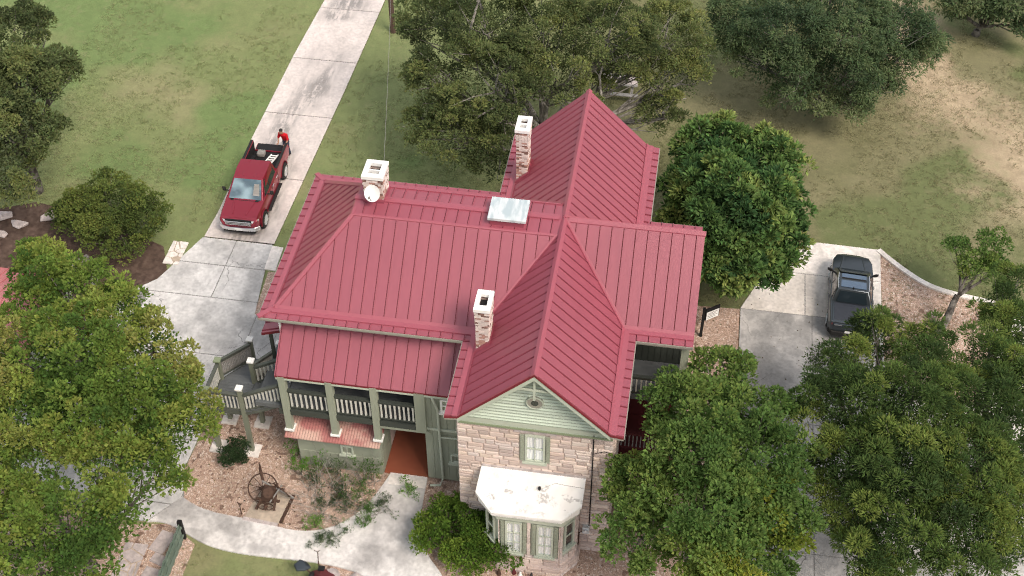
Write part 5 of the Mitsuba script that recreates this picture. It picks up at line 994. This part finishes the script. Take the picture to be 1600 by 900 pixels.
tree('magnolia_tree', 'dense glossy dark green magnolia touching the east end of the house', [(5.4, 18.7, 5.4, 1.58), (7.6, 18.6, 5.2, 1.6), (6.4, 14.7, 5.6, 2.39), (4.8, 16.5, 4.8, 1.41), (8.2, 16.1, 4.6, 1.45), (6.3, 13.2, 4, 1.68), (7.9, 13.5, 3.6, 1.2), (8.8, 15.0, 3.8, 1.0), (4.7, 15.0, 3.8, 1.23)],
     (6.6, 15.6, 0), 28, 2.3, 0.33, 85, 0.27, 0.13, GLOS, gap=.26, flat=.7, up=.6, star=1.0, tr=.26, leafm='m_leaf_gloss', low=-.75, colfreq=1.3)
tree('leafy_tree', 'mid green dense tree in front of the east porch', [(6.4, 4.6, 6, 1.08), (5.2, 2.7, 6.2, 1.42), (7.5, 2.9, 6.2, 1.32), (8.8, 4.5, 5.2, 0.61), (5.6, 0.1, 6.8, 1.7), (7.8, 0.3, 6.6, 1.65), (3.9, -0.3, 5.4, 1.15), (6.1, -2.2, 6.8, 1.67), (8.1, -1.3, 6.2, 1.41), (4.0, -2.4, 5.4, 1.24), (6.7, -3.4, 6, 1.62), (8.5, -2.2, 5.4, 0.93), (4.6, 2.5, 5.2, 0.62), (3.6, -0.9, 5, 0.88), (8.3, -1.3, 6.6, 0.89, 1.0), (8.7, -2.2, 5.8, 0.84, 1.0), (7.1, -3.9, 6.4, 1.02, .7)],
     (6.1, .6, 0), 29, 2.3, 0.32, 110, 0.155, 0.1, MID, gap=.36, spread=.42, size=.96, flat=.7, up=.5, star=.5, tr=.24)
tree('tall_tree', 'feathery olive tree at the lower right, left one of two', [(10.4, 6.4, 5.6, 1.16), (12.2, 7.7, 5.8, 1.12), (13.9, 6.9, 6, 1.34), (11.0, 3.5, 6.4, 1.64), (13.0, 3.0, 7, 1.74), (10.9, 1.3, 6, 1.46), (12.6, 0.5, 7, 1.67), (10.8, -0.3, 5.4, 1.22), (12.3, -1.3, 6.2, 1.6), (11.6, -2.3, 5.4, 1.05)],
     (12.1, 2.6, 0), 30, 2.0, 0.34, 190, 0.17, 0.05, PINN, gap=.38, spread=.45, size=1.0, fill=.45, flat=.7, star=1.0, droop=.1, tr=.24, nfreq=.7, colfreq=.7)
tree('tall_tree', 'feathery olive tree cut by the right edge below the small tree', [(15.3, 4.1, 6.4, 1.55), (17.1, 6.0, 6, 1.36), (14.7, 0.7, 7, 1.62), (16.5, 2.0, 6.6, 1.31), (14.3, -1.3, 6.4, 1.63), (16.1, -0.8, 6.2, 1.47), (17.2, 11.2, 5, 0.87), (17.6, 9.3, 5.4, 0.99), (17.9, 12.6, 5, 0.73), (18.3, 4.9, 6, 1.61), (16.2, 7.5, 5.6, 1.16)],
     (16.3, 4.2, 0), 31, 2.0, 0.34, 190, 0.17, 0.05, PINN, gap=.38, spread=.45, size=1.0, fill=.45, flat=.7, star=1.0, droop=.1, tr=.24, nfreq=.7, colfreq=.7)
tree('small_tree', 'small leaning tree with visible dark trunk by the curved white kerb', [(16.4, 16.8, 3, 0.56), (17.8, 16.5, 3.2, 0.73), (17.0, 15.6, 2.8, 0.67), (18.2, 15.8, 2.6, 0.56)], (16.15, 14.2, 0), 32, 2.0, 0.32, 90, 0.16, 0.08, MID[:3] + [(.09, .12, .03)], gap=.34, tr=.16, twigs=8)
tree('round_bush', 'bright green bush at the front left corner of the bay', [(-2.7, 0.1, 0.9, 1.26), (-3.7, -0.1, 0.7, 0.83), (-1.45, -0.35, 0.8, 0.98), (-2.2, -0.7, 0.7, 0.95), (-3.3, 0.7, 0.8, 0.64)], (-2.7, -.1, 0), 33, 4.0, 0.26, 100, 0.12, 0.08, [(.045, .085, .016), (.065, .115, .022), (.090, .145, .026), (.125, .175, .032)], gap=.22, tr=.07, cat='bush', low=-.3, flat=.9, star=.5)
tree('small_shrub', 'small dark green shrub against the front right stair footing', [(-12.3, 2.55, .55, .52), (-12.5, 2.35, .4, .4)], (-12.35, 2.5, 0), 34, 9, 0.16, 60, 0.085, 0.055, [(.018, .034, .016), (.028, .050, .022), (.04, .066, .03)], gap=.15, tr=.03, cat='shrub', low=-.3, twigs=5)
# weeds and bare twigs in the gravel before the lean-to
from_px = [(-10.15, 3.0, .9, 0), (-9.6, 2.2, .8, 1), (-7.45, 2.05, 1.0, 2), (-8.2, .9, .5, 3), (-7.4, .7, .6, 3), (-6.7, .35, .5, 2), (-8.4, -.15, .45, 1), (-8.0, -.7, .40, 3), (-7.6, -.6, .5, 3), (-6.6, .9, .35, 2), (-5.2, 2.1, .45, 1), (-6.0, 1.3, .40, 3), (-9.0, 2.0, .5, 3), (-7.1, 1.5, .5, 2), (-7.8, 1.5, .6, 3), (-8.9, 2.55, 1.0, 1), (-6.75, 2.4, .9, 2), (-8.2, 2.45, .9, 3)]
wp = [[(.08, .22, .03), (.13, .32, .04)], [(.10, .24, .03), (.17, .33, .05)], [(.07, .15, .03), (.11, .21, .045)], [(.06, .10, .045), (.10, .15, .065)]]
wl = ['tall feathery bright green weed left of the lean-to wall', 'bushy bright green weed before the lean-to', 'green weed before the dark lean-to window', 'dull green weed in the middle of the gravel', 'dull green weed below the window weed', 'green weed near the bend of the path', 'yellow green weed beside the machine pad', 'dull weed spilling onto the path edge', 'dull green weed at the inside bend of the path', 'low weed beside the narrow part of the path', 'bright green weed growing through the path before the red floor', 'dull weed hugging the path edge near the entry', 'dull grey weed before the lean-to wall', 'green weed right of the dead twigs', 'tall dull weed among the dead twigs', 'bright weed rising against the left half of the lean-to wall', 'tall green weed at the right end of the lean-to wall', 'dull weed against the middle of the lean-to wall']
for i, ((x, y, h, k), lb) in enumerate(zip(from_px, wl)):
    r = np.random.default_rng(100 + i); n = 13; h *= 1.3; c = np.column_stack([x + r.normal(size=n) * .22, y + r.normal(size=n) * .22, r.uniform(.12, h, n)])
    t = thing('weed', lb, 'weed'); mb = MB()
    for q in c[:6]: mb.tube([(x, y, 0), ((x + q[0]) / 2, (y + q[1]) / 2, q[2] * .6), q], [.012, .009, .005], 4)
    E(t + '__stem', mb.mesh(), 'm_bark'); cols = np.array(wp[k])[r.integers(0, 2, n)]
    v, f, cc = leaves(c, .13, 26, .085, .04, cols, 200 + i, .8, .4, star=.5); E(t + '__leaves', (v, f), 'm_leaf', color=cc)
DB = [(-8.9, 2.2, 'leafless pale twigs behind the bushy weed left of the lean-to window'), (-8.0, 1.9, 'leafless pale twigs before the left half of the lean-to wall'), (-7.0, 2.3, 'leafless pale twigs against the right end of the lean-to wall'), (-7.6, 1.1, 'leafless pale twigs in the middle of the weeds'), (-9.0, 1.3, 'leafless pale twigs nearest the rusty machine'), (-6.9, .9, 'leafless pale twigs by the inner bend of the path'), (-8.3, .4, 'leafless pale twigs nearest the front edge of the gravel')]
for i, (x, y, lb) in enumerate(DB):
    r = np.random.default_rng(300 + i); mb = MB()
    for k in range(26):
        a = r.uniform(0, 6.28); l = r.uniform(.5, 1.4); z = r.uniform(.2, 2.1 if y > 1.5 else 1.1); s_ = np.array([x + r.normal() * .25, y + r.normal() * .25, 0])
        e = s_ + [math.cos(a) * l, math.sin(a) * l * .6, z]; m_ = (s_ + e) / 2 + r.normal(size=3) * .1; mb.tube([s_, m_, e], [.012, .009, .004], 4, cap=False)
    E('dead_bush', mb.mesh(), 'm_bark_pale', label=lb, category='dead bush')
# fallen leaves on paving, gravel and lawn; short grass
r = np.random.default_rng(5)
def litter(key, n, boxes, L, cols):
    P = np.vstack([np.column_stack([r.uniform(a, b, n), r.uniform(c, d, n), np.full(n, z) + r.uniform(.004, .02, n)]) for a, b, c, d, z in boxes])
    v, f, c = leaves(P, .02, 1, L, L * .6, np.array(cols)[r.integers(0, len(cols), len(P))], 9, .1, 3.0)
    v[:, 2] = np.maximum(v[:, 2], np.repeat(P[:, 2], 4) - .004)
    kx = num(key); scene[kx] = mikit.ply((v, f), 'm_leaf', color=c); labels[kx] = {'label': 'small fallen leaves scattered over the paving and gravel', 'category': 'leaves', 'kind': 'stuff'}
litter('fallen_leaves', 130, [(7.6, 13.5, 4, 16, .062), (3.2, 7.3, 5, 13.5, .014), (3.2, 7.3, 8, 13.5, .014), (-14, -7, -.3, 5, .014), (-14, -7, -.3, 5, .014), (-20, -14, 1, 5, .057), (-3, 3, -3, .3, .014)], .085, [(.10, .06, .03), (.16, .11, .06), (.05, .035, .02), (.12, .13, .04)])
def grass(n):
    P = np.column_stack([r.uniform(-30, 26, n), r.uniform(-6, 42, n)]); pts = shapely.points(P)
    no = shapely.union_all([GRAVEL, DR, PAD, PATH, RD, CURB, sbox(-10.4, 0, 5.2, 15.6), sbox(-30, -9, -13.2, 16)]).buffer(.05); k = ~shapely.contains(no, pts)
    P = P[k]; P = P[meshkit.fbm(np.column_stack([P * .5, 0 * P[:, 0]]), 3, 2) > .42]; n = len(P)
    C3 = np.column_stack([P, np.full(n, .02)]); t = meshkit.fbm(np.column_stack([P * .25, 0 * P[:, 0]]), 3, 4)[:, None]
    west = np.clip((2 - P[:, :1]) / 11, 0, 1)
    col = (np.array([.22, .22, .115]) * (1 - t) + np.array([.30, .28, .17]) * t) * (1 - west) + (np.array([.25, .31, .14]) * (1 - t) + np.array([.34, .33, .19]) * t) * west
    return leaves(C3, .12, 7, .11, .022, col, 12, .05, .0, wob=.3)
v, f, c = grass(52000)
scene['grass'] = mikit.ply((v, f), 'm_leaf', color=c); labels['grass'] = {'label': 'short mown lawn grass, green in the west and dry in the east', 'category': 'grass', 'kind': 'stuff'}
